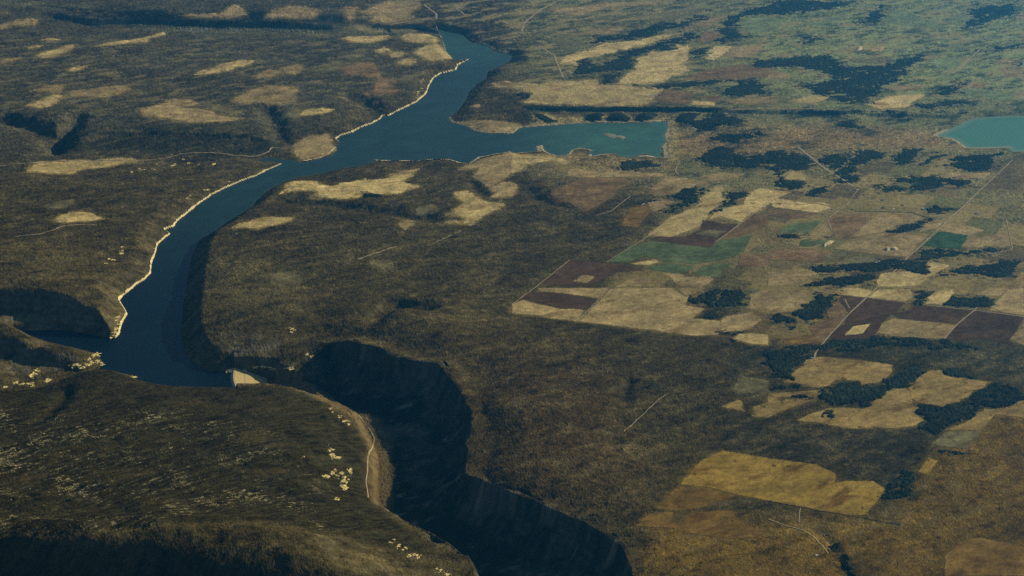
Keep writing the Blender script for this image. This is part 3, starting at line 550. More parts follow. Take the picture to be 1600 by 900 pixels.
ROADS = '''
road|9|1582,250 1510,318 1497,330 1420,401 1400,422 1372,447 1365,455 1325,492 1287,535 1275,550 1272,562
lane|6|1305,389 1417,403
lane|5|1396,400 1405,389
lane|7|1275,455 1312,461 1355,465 1425,474 1522,485 1600,495
lane|7|1522,485 1495,507 1475,530
lane|5|800,476 835,450 890,406
lane|5|902,502 950,452
lane|5|947,410 1012,370 1050,337
road|7|1117,379 1160,347 1200,317 1237,300
lane|6|1255,303 1285,275
wide_dirt_road|18|1247,230 1287,262 1335,292
wide_dirt_road|12|1350,232 1305,267
road|16|842,71 866,87 880,121
road|22|870,2 845,15 820,35 815,48
road|12|0,260 32,256 100,251 212,251 262,247 282,240 350,240 370,243 400,245 420,237 427,230 458,231
lane|8|22,370 65,366 97,353 125,350 152,352
lane|6|1340,297 1325,317 1300,337 1293,345 1300,361
road|22|662,7 682,22 682,30 650,32 615,37
road|18|712,12 728,25
road|14|1532,77 1487,115
lane|5|517,622 550,640 570,660 580,675 585,685 575,712 575,732 572,750 575,777
lane|4|1251,794 1248,816
lane|5|1200,811 1230,822 1250,827 1270,837 1295,865
lane|7|1060,255 1055,267 1062,276 1092,278 1117,285 1150,288
ditch|8|1205,318 1250,320 1275,317 1296,323
ditch|8|1335,330 1425,332 1452,341
lane|8|800,272 850,256 885,258 890,250
lane|6|932,337 955,330 985,307
lane|6|1572,342 1577,365 1582,390 1547,397
lane|4|975,675 1005,648 1040,617
lane|5|667,385 700,370 720,360
ditch|5|1200,783 1317,804 1375,814 1407,820
lane|9|560,405 590,395 620,385
lane|14|1100,190 1085,194 1083,200 1092,205
road|14|1100,189 1140,172 1200,170 1270,170 1330,173 1400,172 1440,177
lane|5|1575,472 1600,440
lane|6|1320,467 1327,482
lane|5|1547,455 1522,485
'''
HOUSES = '1239,306 1245,305 1325,297 1329,298 1335,297 1340,297 1373,314 1379,313 1370,327 1380,325 1410,321 1442,326 1444,327 1470,342 1509,341 1512,342 1525,334 1530,335 1542,341 1528.5,284 1517,290 1525,291 1368,411 1372,410 1450,390 1332,327 1350,304 1519,46 1539,61 1347,64 1339,79 1342,77 1545,121 1525,86 1547,142 1490,164 1497,164 1517,157 1427,114 1236,32 1235,19 1217,145 1382,64 845,44 830,90 877,94 912,129 975,136 982,136 985,136 1020,149 1017,150 1070,142 1080,143 1111,145 1118,185 1185,52 887,124 893,125 975,11 880,12 589,24 567,49 630,140 456,166 467,134 471,132 473,136 406,95 679,28 748,32 743,30 797,65 692,4 704,6 304,110 380,179 387,156 190,114 185,96 177,88 185,87 52,95 246,103 274,87 198,78 1006,319 1004,320 1010,283 1020,291 1150,249 1090,250 1502,657 1276,868 1269,560 1273,563 1432,415 1374,409 1317,454 1285,335 1245,309 1460,295 1420,333 1396,327 1300,327'
# ---------------------------------------------------------------- helpers for objects
def tag(o, label=None, cat=None, kind=None, group=None):
    if label: o['label'] = label
    if cat: o['category'] = cat
    if kind: o['kind'] = kind
    if group: o['group'] = group
    return o

def mesh_np(name, verts, faces, mat, colors=None, parent=None, smooth=False):
    me = bpy.data.meshes.new(name)
    verts = np.asarray(verts, np.float32); faces = np.asarray(faces, np.int32)
    k = faces.shape[1]
    me.vertices.add(len(verts)); me.vertices.foreach_set('co', verts.ravel())
    me.loops.add(faces.size); me.loops.foreach_set('vertex_index', faces.ravel())
    me.polygons.add(len(faces)); me.polygons.foreach_set('loop_start', np.arange(0, faces.size, k, dtype=np.int32))
    me.polygons.foreach_set('loop_total', np.full(len(faces), k, np.int32))
    if smooth: me.polygons.foreach_set('use_smooth', np.ones(len(faces), bool))
    me.update(calc_edges=True)
    if colors is not None:
        at = me.color_attributes.new('cover', 'FLOAT_COLOR', 'POINT')
        rgba = np.ones((len(verts), 4), np.float32); rgba[:, :3] = colors
        at.data.foreach_set('color', rgba.ravel())
    for m in (mat if isinstance(mat, list) else [mat]): me.materials.append(m)
    o = bpy.data.objects.new(name, me); col.objects.link(o)
    if parent: o.parent = parent
    return o

def material(name, rough=1.0, color=None, attr=False, vary=0.0, wl=120.0, spec=0.0, tint=None, streak=None):
    m = bpy.data.materials.new(name); m.use_nodes = True
    nt = m.node_tree; p = nt.nodes['Principled BSDF']
    p.inputs['Roughness'].default_value = rough
    p.inputs['Specular IOR Level'].default_value = spec
    src = None
    if attr:
        a = nt.nodes.new('ShaderNodeAttribute'); a.attribute_name = 'cover'; src = a.outputs['Color']
    else:
        c = nt.nodes.new('ShaderNodeRGB'); c.outputs[0].default_value = (*color, 1); src = c.outputs[0]
    if vary:
        g = nt.nodes.new('ShaderNodeNewGeometry')
        mp = nt.nodes.new('ShaderNodeMapping'); mp.vector_type = 'POINT'
        nt.links.new(g.outputs['Position'], mp.inputs['Vector'])
        if streak: mp.inputs['Rotation'].default_value = (0, 0, streak[0]); mp.inputs['Scale'].default_value = (1, streak[1], 1)
        nz = nt.nodes.new('ShaderNodeTexNoise'); nz.inputs['Scale'].default_value = 1.0 / wl; nz.inputs['Detail'].default_value = 6; nz.inputs['Roughness'].default_value = .68
        nt.links.new(mp.outputs[0], nz.inputs['Vector'])
        mr = nt.nodes.new('ShaderNodeMapRange'); mr.inputs[1].default_value = .25; mr.inputs[2].default_value = .75
        mr.inputs[3].default_value = 1 - vary; mr.inputs[4].default_value = 1 + vary
        nt.links.new(nz.outputs['Fac'], mr.inputs[0])
        mx = nt.nodes.new('ShaderNodeVectorMath'); mx.operation = 'SCALE'
        nt.links.new(src, mx.inputs[0]); nt.links.new(mr.outputs[0], mx.inputs['Scale']); src = mx.outputs[0]
    nt.links.new(src, p.inputs['Base Color'])
    return m

ALB = dict(tan=(.40, .305, .118), straw=(.27, .200, .083), brown=(.165, .108, .045), plough=(.070, .042, .022), green=(.088, .110, .043), darkgreen=(.045, .086, .038),
           olive=(.140, .122, .052), pasture=(.165, .190, .082), rust=(.150, .092, .022), gold=(.205, .136, .026), ochre=(.245, .172, .056), wood=(.018, .023, .015))
M_GROUND = material('scrub_ground', attr=True, vary=.45, wl=70)
M_FIELD = {k: material(k + '_cover', attr=True, vary=v, wl=w, streak=s) for k, v, w, s in (
    ('tan', .16, 160, (.6, 3)), ('straw', .2, 200, (.6, 3)), ('brown', .2, 170, (.6, 3)), ('plough', .22, 150, (.6, 4)), ('green', .18, 150, None), ('darkgreen', .15, 120, None),
    ('olive', .3, 130, None), ('pasture', .25, 170, None), ('rust', .28, 150, (.4, 3)), ('gold', .22, 200, (.5, 3)), ('ochre', .22, 190, (.5, 3)), ('wood', .5, 30, None))}
M_SHORE = material('bare_limestone', color=(.62, .53, .27), vary=.25, wl=40)
M_ROCK = material('outcrop_limestone', color=(.60, .48, .19), vary=.3, wl=14)
M_ISLET = material('silty_islet', color=(.20, .20, .12), vary=.3, wl=25)
M_SPOIL = material('pale_spoil', color=(.46, .37, .2), vary=.2, wl=20)
M_ROAD = material('gravel_road', color=(.30, .24, .14), vary=.18, wl=60)
M_DITCH = material('wet_ditch_bed', color=(.05, .045, .03), vary=.25, wl=40)

# ---------------------------------------------------------------- which ground belongs to which field or wood
NF = [l.split('|') for l in FIELDS.strip().split('\n')]
NWD = [l.split('|') for l in WOODS.strip().split('\n')]
xc = (X[:-1, :-1] + X[1:, 1:]) / 2; yc = (Y[:-1, :-1] + Y[1:, 1:]) / 2
jx = fbm(xc, yc, 170, 4, .6, 101); jy = fbm(xc, yc, 170, 4, .6, 131); kx = fbm(xc, yc, 620, 3, .6, 141); ky = fbm(xc, yc, 620, 3, .6, 151)
TAME = []
OWN = np.full(xc.shape, -1, np.int32)
def sheet(o): return None if o == 'px' else tuple(int(k) for k in o.split(','))
PATCH = []
for kind_, label, o, s in NF: PATCH.append((kind_, label, sheet(o), s))
for label, o, s in NWD: PATCH.append(('wood', label, sheet(o), s))
for k, (kind_, label, o, s) in enumerate(PATCH):
    poly = on_ground(pts(s, o))
    b = near(poly, 150); b = (slice(b[0].start, min(b[0].stop, NR - 1)), slice(b[1].start, min(b[1].stop, NA - 1)))
    far = math.hypot(*np.mean(poly, 0)) / 17000
    amp = {'wood': 120, 'plough': 16, 'green': 22, 'darkgreen': 10, 'brown': 26}.get(kind_, 38) * far
    mid_p = np.mean(poly, 0); tame = float(plains[np.searchsorted(r_all, math.hypot(*mid_p)), np.searchsorted(a_all, math.atan2(*mid_p))]) * (math.hypot(*mid_p) < 27500)
    TAME.append(tame)
    calm = kind_ == 'wood' and ('mound' in label or 'hillock' in label or 'bluff above' in label)
    if calm: amp *= .3
    if kind_ != 'wood': amp *= 1 - .62 * tame
    big = (20 if calm else 160 if kind_ == 'wood' else 30 * (1 - tame)) * far
    m = inside(poly, xc[b] + jx[b] * amp + kx[b] * big, yc[b] + jy[b] * amp + ky[b] * big)
    if kind_ == 'wood' and not calm: m &= fbm(xc[b] * .80 + yc[b] * .60, (-xc[b] * .60 + yc[b] * .80) * 1.7, 230 * far + 60, 4, .6, 171) > -.36
    m &= (S_LAKE[:-1, :-1][b] > 14) & (S_POND[:-1, :-1][b] > 14)
    OWN[b][m] = k
def blur(m, ri, rj):
    for ax, r in ((0, ri), (1, rj)):
        for _ in range(2):
            q = np.cumsum(np.pad(m, [(r + 1, r) if k == ax else (0, 0) for k in range(2)], mode='edge'), axis=ax)
            n_ = 2 * r + 1
            m = (np.take(q, range(n_, q.shape[ax]), ax) - np.take(q, range(0, q.shape[ax] - n_), ax)) / n_
    return m
# scattered bushes leave holes in the paler grass, more of them towards its edges
spot = fbm(xc, yc, 120, 3, .6, 191)
isf = np.array([p[0] in ('tan', 'straw', 'olive', 'pasture', 'gold', 'ochre', 'rust') for p in PATCH] + [False])
edge = blur(isf[OWN].astype(np.float32), 3, 7); tm = np.array(TAME + [0])
hole = (OWN >= 0) & isf[OWN] & (spot + .5 * fbm(xc * .8 + yc * .6, (-xc * .6 + yc * .8) * 3, 500, 3, .6, 195) > .50 + .06 * tm[OWN] - .32 * (1 - .8 * tm[OWN]) * sstep(.95, .5, edge))
OWN[hole] = -1
isw = np.array([p[0] == 'wood' for p in PATCH] + [False]); edge = blur(isw[OWN].astype(np.float32), 3, 8)
cal = np.array([p[0] == 'wood' and ('mound' in p[1] or 'hillock' in p[1] or 'bluff above' in p[1]) for p in PATCH] + [False])
hole = (OWN >= 0) & isw[OWN] & ~cal[OWN] & (1.25 * fbm(xc * .8 + yc * .6, (-xc * .6 + yc * .8) * 1.8, 330, 6, .74, 198) > .40 - .42 * sstep(.99, .5, edge))
OWN[hole] = -1
fieldv = np.zeros(X.shape); woodv = np.zeros(X.shape)
fw_ = np.array([p[0] != 'wood' for p in PATCH] + [False]); ww_ = np.array([p[0] == 'wood' for p in PATCH] + [False])
for a, b_ in ((0, 0), (1, 0), (0, 1), (1, 1)):
    fieldv[a:NR - 1 + a, b_:NA - 1 + b_] += fw_[OWN] * .25; woodv[a:NR - 1 + a, b_:NA - 1 + b_] += ww_[OWN] * .25

# ---------------------------------------------------------------- fine relief: bushes, boulders, small washes
wet = sstep(0, 120, np.minimum(S_LAKE, S_POND))
def softw(p, width):                              # the same on the land itself, in metres
    poly = on_ground(p); b = near(poly, width * 1.2); out = np.zeros(X.shape)
    d = dist(poly, X[b], Y[b], closed=True)
    out[b] = sstep(-width, width, np.where(inside(poly, X[b], Y[b]), d, -d))
    return out
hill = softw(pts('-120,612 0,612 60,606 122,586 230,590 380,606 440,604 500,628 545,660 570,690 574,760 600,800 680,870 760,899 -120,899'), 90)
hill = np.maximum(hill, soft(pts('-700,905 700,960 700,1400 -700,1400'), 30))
fine = (3.8 * fbm(X, Y, 75, 3, .6, 201) + 1.9 * GRAIN * rng.standard_normal(X.shape)) * wet * (.35 + .65 * np.maximum(rough, .45)) * (1 - .85 * fieldv)
lay = 6.0 * fbm(X * .66 + Y * .75, (-X * .75 + Y * .66) * 3.2, 420, 4, .6, 211, ridged=True) * hill   # outcropping beds of the dip slope
gorge = np.zeros(X.shape); gorge[near(rim + foot, 700)] = ins
H2 = H + fine + lay * wet + gorge * 5 * fbm(X, Y, 110, 3, .6, 222)
H2 = np.where((S_LAKE < 0) | (S_POND < 0), H, H2)

# ---------------------------------------------------------------- what covers the open ground
def mixc(c, m, rgb): return c * (1 - m[..., None]) + np.array(rgb) * m[..., None]
n1 = fbm(ru, rv * 1.8, 900, 4, .55, 301); n2 = fbm(ru, rv * 2.2, 260, 4, .62, 311); n3 = fbm(X, Y, 2600, 3, .5, 321)
COV = np.empty(X.shape + (3,)); COV[:] = (.050, .039, .018)
COV = mixc(COV, soft(pts('-700,-50 500,-50 640,130 440,240 -700,240'), 60) * .7, (.058, .056, .044))
ne = soft(pts('1040,-60 1700,-60 1700,430 1440,400 1200,440 1040,330 1050,260 1060,165 900,150 800,110 830,-60'), 55)
COV = mixc(COV, ne, (.135, .125, .062))
COV = mixc(COV, soft(pts('1160,-60 1700,-60 1700,170 1300,165 1180,120'), 60), (.165, .182, .088))
plain_e = soft(pts('1130,300 1250,250 1440,240 1700,240 1700,420 1450,440 1200,440 1090,420 1000,380'), 40)
COV = mixc(COV, plain_e * .85, (.160, .132, .062))
COV = mixc(COV, soft(pts('940,420 1200,420 1330,440 1300,500 1100,480 960,470'), 20) * .7, (.12, .095, .048))
COV = mixc(COV, soft(pts('1050,200 1110,200 1250,195 1450,205 1500,228 1350,232 1100,245 1050,240'), 14), (.205, .142, .070))
COV = mixc(COV, soft(pts('830,177 1060,177 1060,250 1045,250 1042,189 900,192 830,196'), 5) * .85, (.30, .235, .115))
COV = mixc(COV, soft(pts('800,262 860,248 1050,250 1060,300 960,310 860,290'), 14) * .6, (.16, .13, .07))
COV = mixc(COV, soft(pts('-50,10 120,22 270,38 540,41 700,46 690,52 500,52 260,52 120,30 -50,20'), 4) * .7, (.10, .10, .062))
brn = soft(pts('1000,880 1030,830 1250,815 1400,822 1420,760 1480,690 1560,640 1700,600 1700,1200 1010,1200'), 30)
COV = mixc(COV, brn, (.120, .076, .018))
COV = mixc(COV, brn * sstep(-.1, .35, fbm(ru, rv * 2.5, 700, 4, .6, 345)) * .6, (.058, .038, .010))
COV = mixc(COV, brn * sstep(.1, .5, fbm(ru, rv * 2.5, 560, 4, .6, 346)) * .6, (.20, .13, .032))
COV = mixc(COV, soft(pts('1270,440 1700,400 1700,560 1540,560 1250,540'), 25) * .6, (.12, .098, .046))
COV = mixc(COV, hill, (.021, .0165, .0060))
COV = mixc(COV, soft(pts('335,400 400,405 470,440 480,500 380,510 340,480'), 25) * .6, (.095, .08, .04))
COV = mixc(COV, soft(pts('0,400 90,400 150,440 90,450 0,440'), 25) * .5, (.085, .07, .03))
COV = mixc(COV, soft(pts('720,560 950,560 1000,760 900,800 760,740'), 70) * .65, (.062, .040, .019))
COV = mixc(COV, soft(pts('1160,540 1330,520 1640,520 1640,590 1420,600 1250,545 1130,600'), 25) * .6, (.022, .023, .016))
COV = mixc(COV, soft(pts('1080,640 1180,655 1340,670 1420,660 1460,690 1400,770 1310,745 1130,700'), 25) * .6, (.026, .023, .014))
COV = mixc(COV, soft(pts('845,236 900,232 960,240 1040,248 1050,262 940,268 870,262'), 7) * .7, (.24, .18, .09))
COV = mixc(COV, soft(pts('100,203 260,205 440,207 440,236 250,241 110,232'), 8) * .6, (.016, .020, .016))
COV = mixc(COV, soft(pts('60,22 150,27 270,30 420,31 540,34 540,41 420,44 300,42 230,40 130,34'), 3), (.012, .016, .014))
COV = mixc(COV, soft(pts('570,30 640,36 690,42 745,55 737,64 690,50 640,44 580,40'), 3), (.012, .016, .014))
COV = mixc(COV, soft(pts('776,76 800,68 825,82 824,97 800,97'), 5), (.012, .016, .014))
COV *= np.exp(.48 * n1 + .34 * n3)[..., None]
br = sstep(.04, .5, n2 + .4 * n1) * (1 - hill) * (1 - .5 * ne)         # drier openings in the scrub
COV = COV * (1 - .6 * br[..., None]) + np.array([.115, .092, .047]) * (.6 * br)[..., None]
dk = sstep(.05, .5, -n2 + .3 * fbm(X, Y, 60, 2, .5, 331) - .2 * n1)     # denser juniper
COV *= (1 - .55 * dk * (1 - .4 * plain_e))[..., None]
wash = np.abs(fbm(X + .4 * wx, Y + .4 * wy, 520, 4, .55, 335)); wash = sstep(.05, .0, wash) * sstep(-.1, .3, n1) * (1 - hill)
COV = COV * (1 - .4 * wash[..., None]) + np.array([.15, .115, .055]) * (.4 * wash)[..., None]     # pale sandy washes
dark_e = ne * sstep(.08, .3, fbm(ru, rv * 2.4, 760, 6, .65, 341)) * (1 - .7 * plain_e)
COV = mixc(COV, dark_e * .8, (.018, .026, .020))
COV *= np.exp(.36 * GRAIN * rng.standard_normal(X.shape))[..., None]
# open clearings of the far country, and the worn fringes of fields and woods
far_c = soft(pts('640,-60 1700,-60 1700,165 1320,168 1000,165 800,140 830,100 720,50 560,40'), 30)
op = sstep(.02, .20, fbm(ru * .9, rv * 2.0, 800, 5, .6, 391) + .15 * n2)
COV = mixc(COV, far_c * op * .85, (.255, .21, .105))
op2 = sstep(.04, .2, fbm(ru * .9 + 5000, rv * 2.2, 620, 5, .6, 393))
COV = mixc(COV, far_c * op2 * .75 * sstep(1000, 1250, U0), (.26, .27, .12))
COV = mixc(COV, far_c * sstep(.14, .28, fbm(ru + 9000, rv * 2.6, 560, 6, .65, 399)) * .8, (.022, .030, .022))
lf = soft(pts('-100,55 560,60 660,110 600,160 440,200 100,195 -100,175'), 20)
COV = mixc(COV, lf * sstep(.06, .26, fbm(ru, rv * 2.2, 560, 6, .65, 395)) * .7, (.17, .145, .085))
tab = np.array([ALB[p[0]] for p in PATCH] + [[0, 0, 0]])
mk = ((OWN >= 0) & ~isw[OWN]).astype(np.float32); wv = blur(mk, 2, 5); fr = np.zeros(X.shape); fr[:-1, :-1] = wv
fc = np.zeros(X.shape + (3,))
for q in range(3): fc[:-1, :-1, q] = blur(tab[OWN][..., q].astype(np.float32) * mk, 2, 5) / np.maximum(wv, .02)
fr = np.clip(sstep(.02, .55, fr + .35 * fbm(X, Y, 110, 3, .6, 397) * (fr > .01)), 0, 1) * (.55 - .2 * plains)
COV = COV * (1 - fr[..., None]) + fc * fr[..., None]
# old parcels of the plain, laid out along the straight road
e0, e1 = np.array(at_level(1272, 562, 0)), np.array(at_level(1582, 250, 0)); ex = (e1 - e0) / np.linalg.norm(e1 - e0)
pu, pw = (X * ex[0] + Y * ex[1]) / 760, (-X * ex[1] + Y * ex[0]) / 460
pw = pw + .5 * (np.floor(pu) % 2) + .03 * n2; pu = pu + .35 * (_hash(np.floor(pw), np.zeros_like(pw), 5) / 4294967296.0) + .03 * n1
pr = _hash(np.floor(pu), np.floor(pw), 9) / 4294967296.0
farm = np.maximum(plain_e, soft(pts('960,430 1100,380 1200,420 1500,390 1700,390 1700,520 1300,500 1250,540 1130,520 960,480'), 18)) * (1 - .6 * sstep(.1, .4, n2))
for lo_, hi_, rgb in ((0, .2, (.24, .18, .078)), (.2, .38, (.165, .115, .058)), (.38, .5, (.13, .13, .055)), (.5, .6, (.085, .055, .034)), (.6, .75, (.30, .225, .10))):
    COV = mixc(COV, farm * ((pr >= lo_) & (pr < hi_)) * .62, rgb)
wd = np.zeros(X.shape); wd[:-1, :-1] = blur((isw[OWN]).astype(np.float32), 5, 13)                 # outlying trees round the woods
COV = mixc(COV, sstep(.02, .2, wd) * sstep(.05, .3, fbm(X, Y, 95, 4, .7, 403) + .5 * fbm(ru, rv * 2, 330, 3, .6, 405)) * .8, (.020, .025, .017))
# strewn pale slabs along the beds of the dip slope
mid = softw(pts('-110,640 0,630 160,640 300,640 430,680 500,760 520,830 480,872 420,860 250,846 120,836 0,832 -110,832'), 180)
patch = fbm(X, Y, 520, 3, .5, 361) + .25 * fbm(X, Y, 1500, 2, .5, 362)
hu, hv = X * .66 + Y * .75, -X * .75 + Y * .66
rows = fbm(hu + 40 * n1, hv * 7.0, 420, 2, .5, 351, ridged=True)
slab = fbm(hu, hv * 4.5, 78, 3, .65, 355)
fleck = hill * mid * sstep(.22, .5, slab + .55 * rows + .6 * patch - .40) * (rng.random(X.shape) > .15)
COV = mixc(COV, fleck * .85, (.46, .40, .26))
COV = mixc(COV, hill * sstep(.15, .6, fbm(ru, rv * 3, 700, 3, .5, 365)) * .6, (.066, .046, .020))
COV = mixc(COV, hill * sstep(.1, .5, rows - .3) * .5, (.05, .046, .025))
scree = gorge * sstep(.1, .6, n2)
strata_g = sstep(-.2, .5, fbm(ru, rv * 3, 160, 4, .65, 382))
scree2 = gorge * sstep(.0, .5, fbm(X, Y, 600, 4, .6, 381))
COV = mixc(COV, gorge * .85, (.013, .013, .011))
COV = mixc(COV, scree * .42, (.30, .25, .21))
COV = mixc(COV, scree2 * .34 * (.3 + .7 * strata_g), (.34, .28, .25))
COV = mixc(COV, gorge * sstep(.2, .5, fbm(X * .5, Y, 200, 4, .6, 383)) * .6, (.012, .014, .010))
# bare rock where the land is steep
gr = np.gradient(H, axis=0) / np.gradient(RR, axis=0); ga = np.gradient(H, axis=1) / (RR * np.gradient(AA, axis=1))
steep = blur(np.hypot(gr, ga), 1, 2)
rock = sstep(.30, .75, steep + .22 * n2 + .12 * fbm(X, Y, 140, 3, .6, 385)) * (1 - .96 * hill)
bluff = np.maximum(softw(pts('-40,454 60,455 122,464 146,486 160,512 100,514 -40,514'), 60), np.maximum(softw(pts('345,522 390,520 432,526 445,550 440,572 400,572 360,572 340,555'), 60), softw(pts('-40,527 40,534 95,549 130,562 100,574 -40,592'), 60)))
strata = .5 + .5 * np.sin(H / 9.0 + 2.2 * n2 + 1.5 * n1)
COV = mixc(COV, bluff * (.25 + .6 * strata) * sstep(-.3, .25, fbm(X, Y * .45, 150, 4, .65, 389)), (.13, .115, .095))
rock *= .4 + .6 * strata
rock *= sstep(-.25, .3, fbm(hu, hv * 2.5, 240, 4, .65, 387))
COV = mixc(COV, rock * .5, (.115, .100, .080))
# gravelly gorge floor in the sun
gb = softw(pts('412,592 440,590 468,594 500,614 545,638 590,652 610,690 613,780 604,796 580,780 576,700 552,655 500,624 460,604 418,602'), 45)
COV = mixc(COV, gb * .85 * (.75 + .25 * n2), (.17, .118, .058))
COV = mixc(COV, gb * sstep(.05, .0, np.abs(fbm(X, Y, 300, 3, .5, 371))) * .6, (.04, .034, .02))
COV[..., 2] *= .76
COV = np.clip(COV, .003, .8)

def grid_faces(mask):
    i, j = np.nonzero(mask)
    return np.stack([i * NA + j, (i + 1) * NA + j, (i + 1) * NA + j + 1, i * NA + j + 1], 1)[:, ::-1]

def cut(name, mask, lift, mat, colors=None, z=None):
    f = grid_faces(mask)
    ids, inv = np.unique(f, return_inverse=True)
    zz = (H2 if z is None else z).ravel()[ids]
    v = np.stack([X.ravel()[ids], Y.ravel()[ids], zz + (lift.ravel()[ids] if isinstance(lift, np.ndarray) else lift)], 1)
    return mesh_np(name, v, inv.reshape(f.shape), mat, None if colors is None else colors(ids))

full = np.ones((NR - 1, NA - 1), bool)
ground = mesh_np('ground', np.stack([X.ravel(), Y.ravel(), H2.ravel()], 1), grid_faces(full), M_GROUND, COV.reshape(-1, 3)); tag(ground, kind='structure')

# ---------------------------------------------------------------- fields and woods
mott = fbm(ru, rv * 1.6, 480, 4, .6, 401).ravel(); mot2 = fbm(ru, rv * 2.0, 120, 3, .6, 411).ravel()
worn = (sstep(.12, .42, fbm(ru + wx * .3, rv * 2.6, 620, 5, .6, 431))).ravel(); swale = sstep(.045, .0, np.abs(fbm(X + .3 * wx, Y + .3 * wy, 800, 3, .5, 441))).ravel()
white = rng.standard_normal(X.size)
canopy = 9 + 5 * fbm(X, Y, 45, 2, .6, 421) + 3.5 * rng.standard_normal(X.shape)
canopy = np.where(woodv > .99, np.maximum(canopy, 2.5), .6)
rid = random.Random(11)
for k, (kind_, label, o, s) in enumerate(PATCH):
    m = OWN == k
    if m.sum() < 4: print('EMPTY PATCH', label); continue
    base = np.array(ALB[kind_]) * rid.uniform(.86, 1.14)
    if kind_ == 'wood':
        def cf(ids, base=base): return np.clip(base * np.exp(.6 * mott[ids] + .6 * mot2[ids] + .35 * white[ids])[:, None], .003, .2)
        tag(cut('dark_wood', m, canopy, M_FIELD['wood'], cf), label, 'wood', 'stuff')
    else:
        d = .12 if kind_ in ('plough', 'green', 'darkgreen') else .17
        wf = .35 if kind_ in ('plough', 'green', 'darkgreen') else 1.5 if kind_ in ('gold', 'ochre') else 1.0
        def cf(ids, base=base, d=d, wf=wf): 
            q = base * np.exp(.6 * mott[ids] + .45 * mot2[ids] + d * white[ids])[:, None]
            k_ = np.minimum(.7 * worn[ids] * wf + .4 * swale[ids], .95)[:, None]
            return np.clip(q * (1 - k_) + q * np.array([.55, .46, .40]) * k_, .008, .8)
        tag(cut(NAMES[kind_], m, 1.6, M_FIELD[kind_], cf), label, 'pasture' if 'pasture' in NAMES[kind_] else 'field', 'thing')

# ---------------------------------------------------------------- water
def water_mat(name):
    m = material(name, rough=.4, attr=True, spec=.06)
    nt = m.node_tree; p = nt.nodes['Principled BSDF']
    g = nt.nodes.new('ShaderNodeNewGeometry'); nz = nt.nodes.new('ShaderNodeTexNoise'); nz.inputs['Scale'].default_value = 1 / 22; nz.inputs['Detail'].default_value = 4
    bp = nt.nodes.new('ShaderNodeBump'); bp.inputs['Strength'].default_value = .35; bp.inputs['Distance'].default_value = 2.0
    nt.links.new(g.outputs['Position'], nz.inputs['Vector']); nt.links.new(nz.outputs['Fac'], bp.inputs['Height']); nt.links.new(bp.outputs[0], p.inputs['Normal'])
    return m
M_WATER = water_mat('lake_water')
def flat(level): return np.full(X.shape, level)
def dil(mask):
    c = mask[:-1, :-1] | mask[1:, :-1] | mask[:-1, 1:] | mask[1:, 1:]
    return c
silt = np.clip(np.maximum(sstep(690, 960, U0) * sstep(165, 195, V0), .55 * sstep(150, 60, V0)), 0, 1).ravel()
silt = np.maximum(silt, .28 * sstep(480, 260, V0).ravel())
def lake_col(ids):
    s = silt[ids][:, None]
    wind = np.exp(.5 * mott[ids])[:, None]
    shallow = sstep(60, 0, -S_LAKE.ravel()[ids])[:, None] * .25 * s
    c = np.array([.001, .007, .013]) * (1 - s) + np.array([.034, .092, .050]) * s
    c = c * wind
    return c * (1 - shallow) + np.array([.16, .17, .11]) * shallow
tag(cut('lake', dil(S_LAKE < 12), 0.0, M_WATER, lake_col, z=flat(W)), kind='structure')
def pond_col(ids):
    s = sstep(160, 0, -S_POND.ravel()[ids])[:, None] * .5
    return np.array([.048, .150, .080]) * (1 - s) + np.array([.19, .21, .12]) * s
tag(cut('reservoir_water', dil(S_POND < 12), 0.0, M_WATER, pond_col, z=flat(W2)), kind='structure')

# ---------------------------------------------------------------- bare drawdown ledges along the water
def ledge(s, width, o=None):
    line = wl(pts(s, o), W); b = near(line, 250)
    d = dist(line, X[b], Y[b])
    w = width * (1 + .95 * fbm(X[b], Y[b], 210, 4, .6, 451) + .10 * rng.standard_normal(d.shape))
    m = np.zeros(X.shape, bool); m[b] = (d < w) & (S_LAKE[b] > -6)
    return m[:-1, :-1] & (OWN < 0) | (m[:-1, :-1] & m[1:, 1:])
lift = 1.0 + 7 * sstep(-4, 14, S_LAKE)
def chalk(ids): return np.clip(np.array([.56, .46, .23]) * np.exp(.2 * white[ids])[:, None], .1, .85)
M_LEDGE = material('pale_ledge', attr=True, vary=.2, wl=30)
for s, w in ((LEFT_SHORE, 15), (UPPER, 17), ('524,231 512,242 495,249 469,253', 12), ('585,250 612,251 650,251 675,249 702,249 717,254 732,256 747,246', 45), ('682,45 687,53 690,60 697,80', 10)):
    tag(cut('shore', ledge(s, w), lift, M_LEDGE, chalk), kind='structure')
def beach(ids): return np.clip(np.array([.34, .27, .15]) * np.exp(.25 * white[ids])[:, None], .05, .85)
for s, w in (('747,246 770,241 797,237 800,239 840,237 837,229 847,227 850,235 870,244 887,242 892,235 907,231 927,235 925,244 960,240 995,245 1025,246', 50), (BAYN, 40), ('747,69 760,72 774,81 790,84', 50), ('1042,190 1042,210 1037,225 1040,247', 30)):
    tag(cut('beach', ledge(s, w), lift * .4 + .8, M_LEDGE, beach), kind='structure')
pb = near(wl(pts('1450,212 1550,232'), W2), 400)
pm = np.zeros(X.shape, bool); pm[pb] = (S_POND[pb] > -4) & (S_POND[pb] < 55 + 30 * fbm(X[pb], Y[pb], 150, 2, .5, 471)) & (U0[pb] < 1512)
tag(cut('beach', pm[:-1, :-1], 1.2, M_LEDGE, beach), kind='structure')

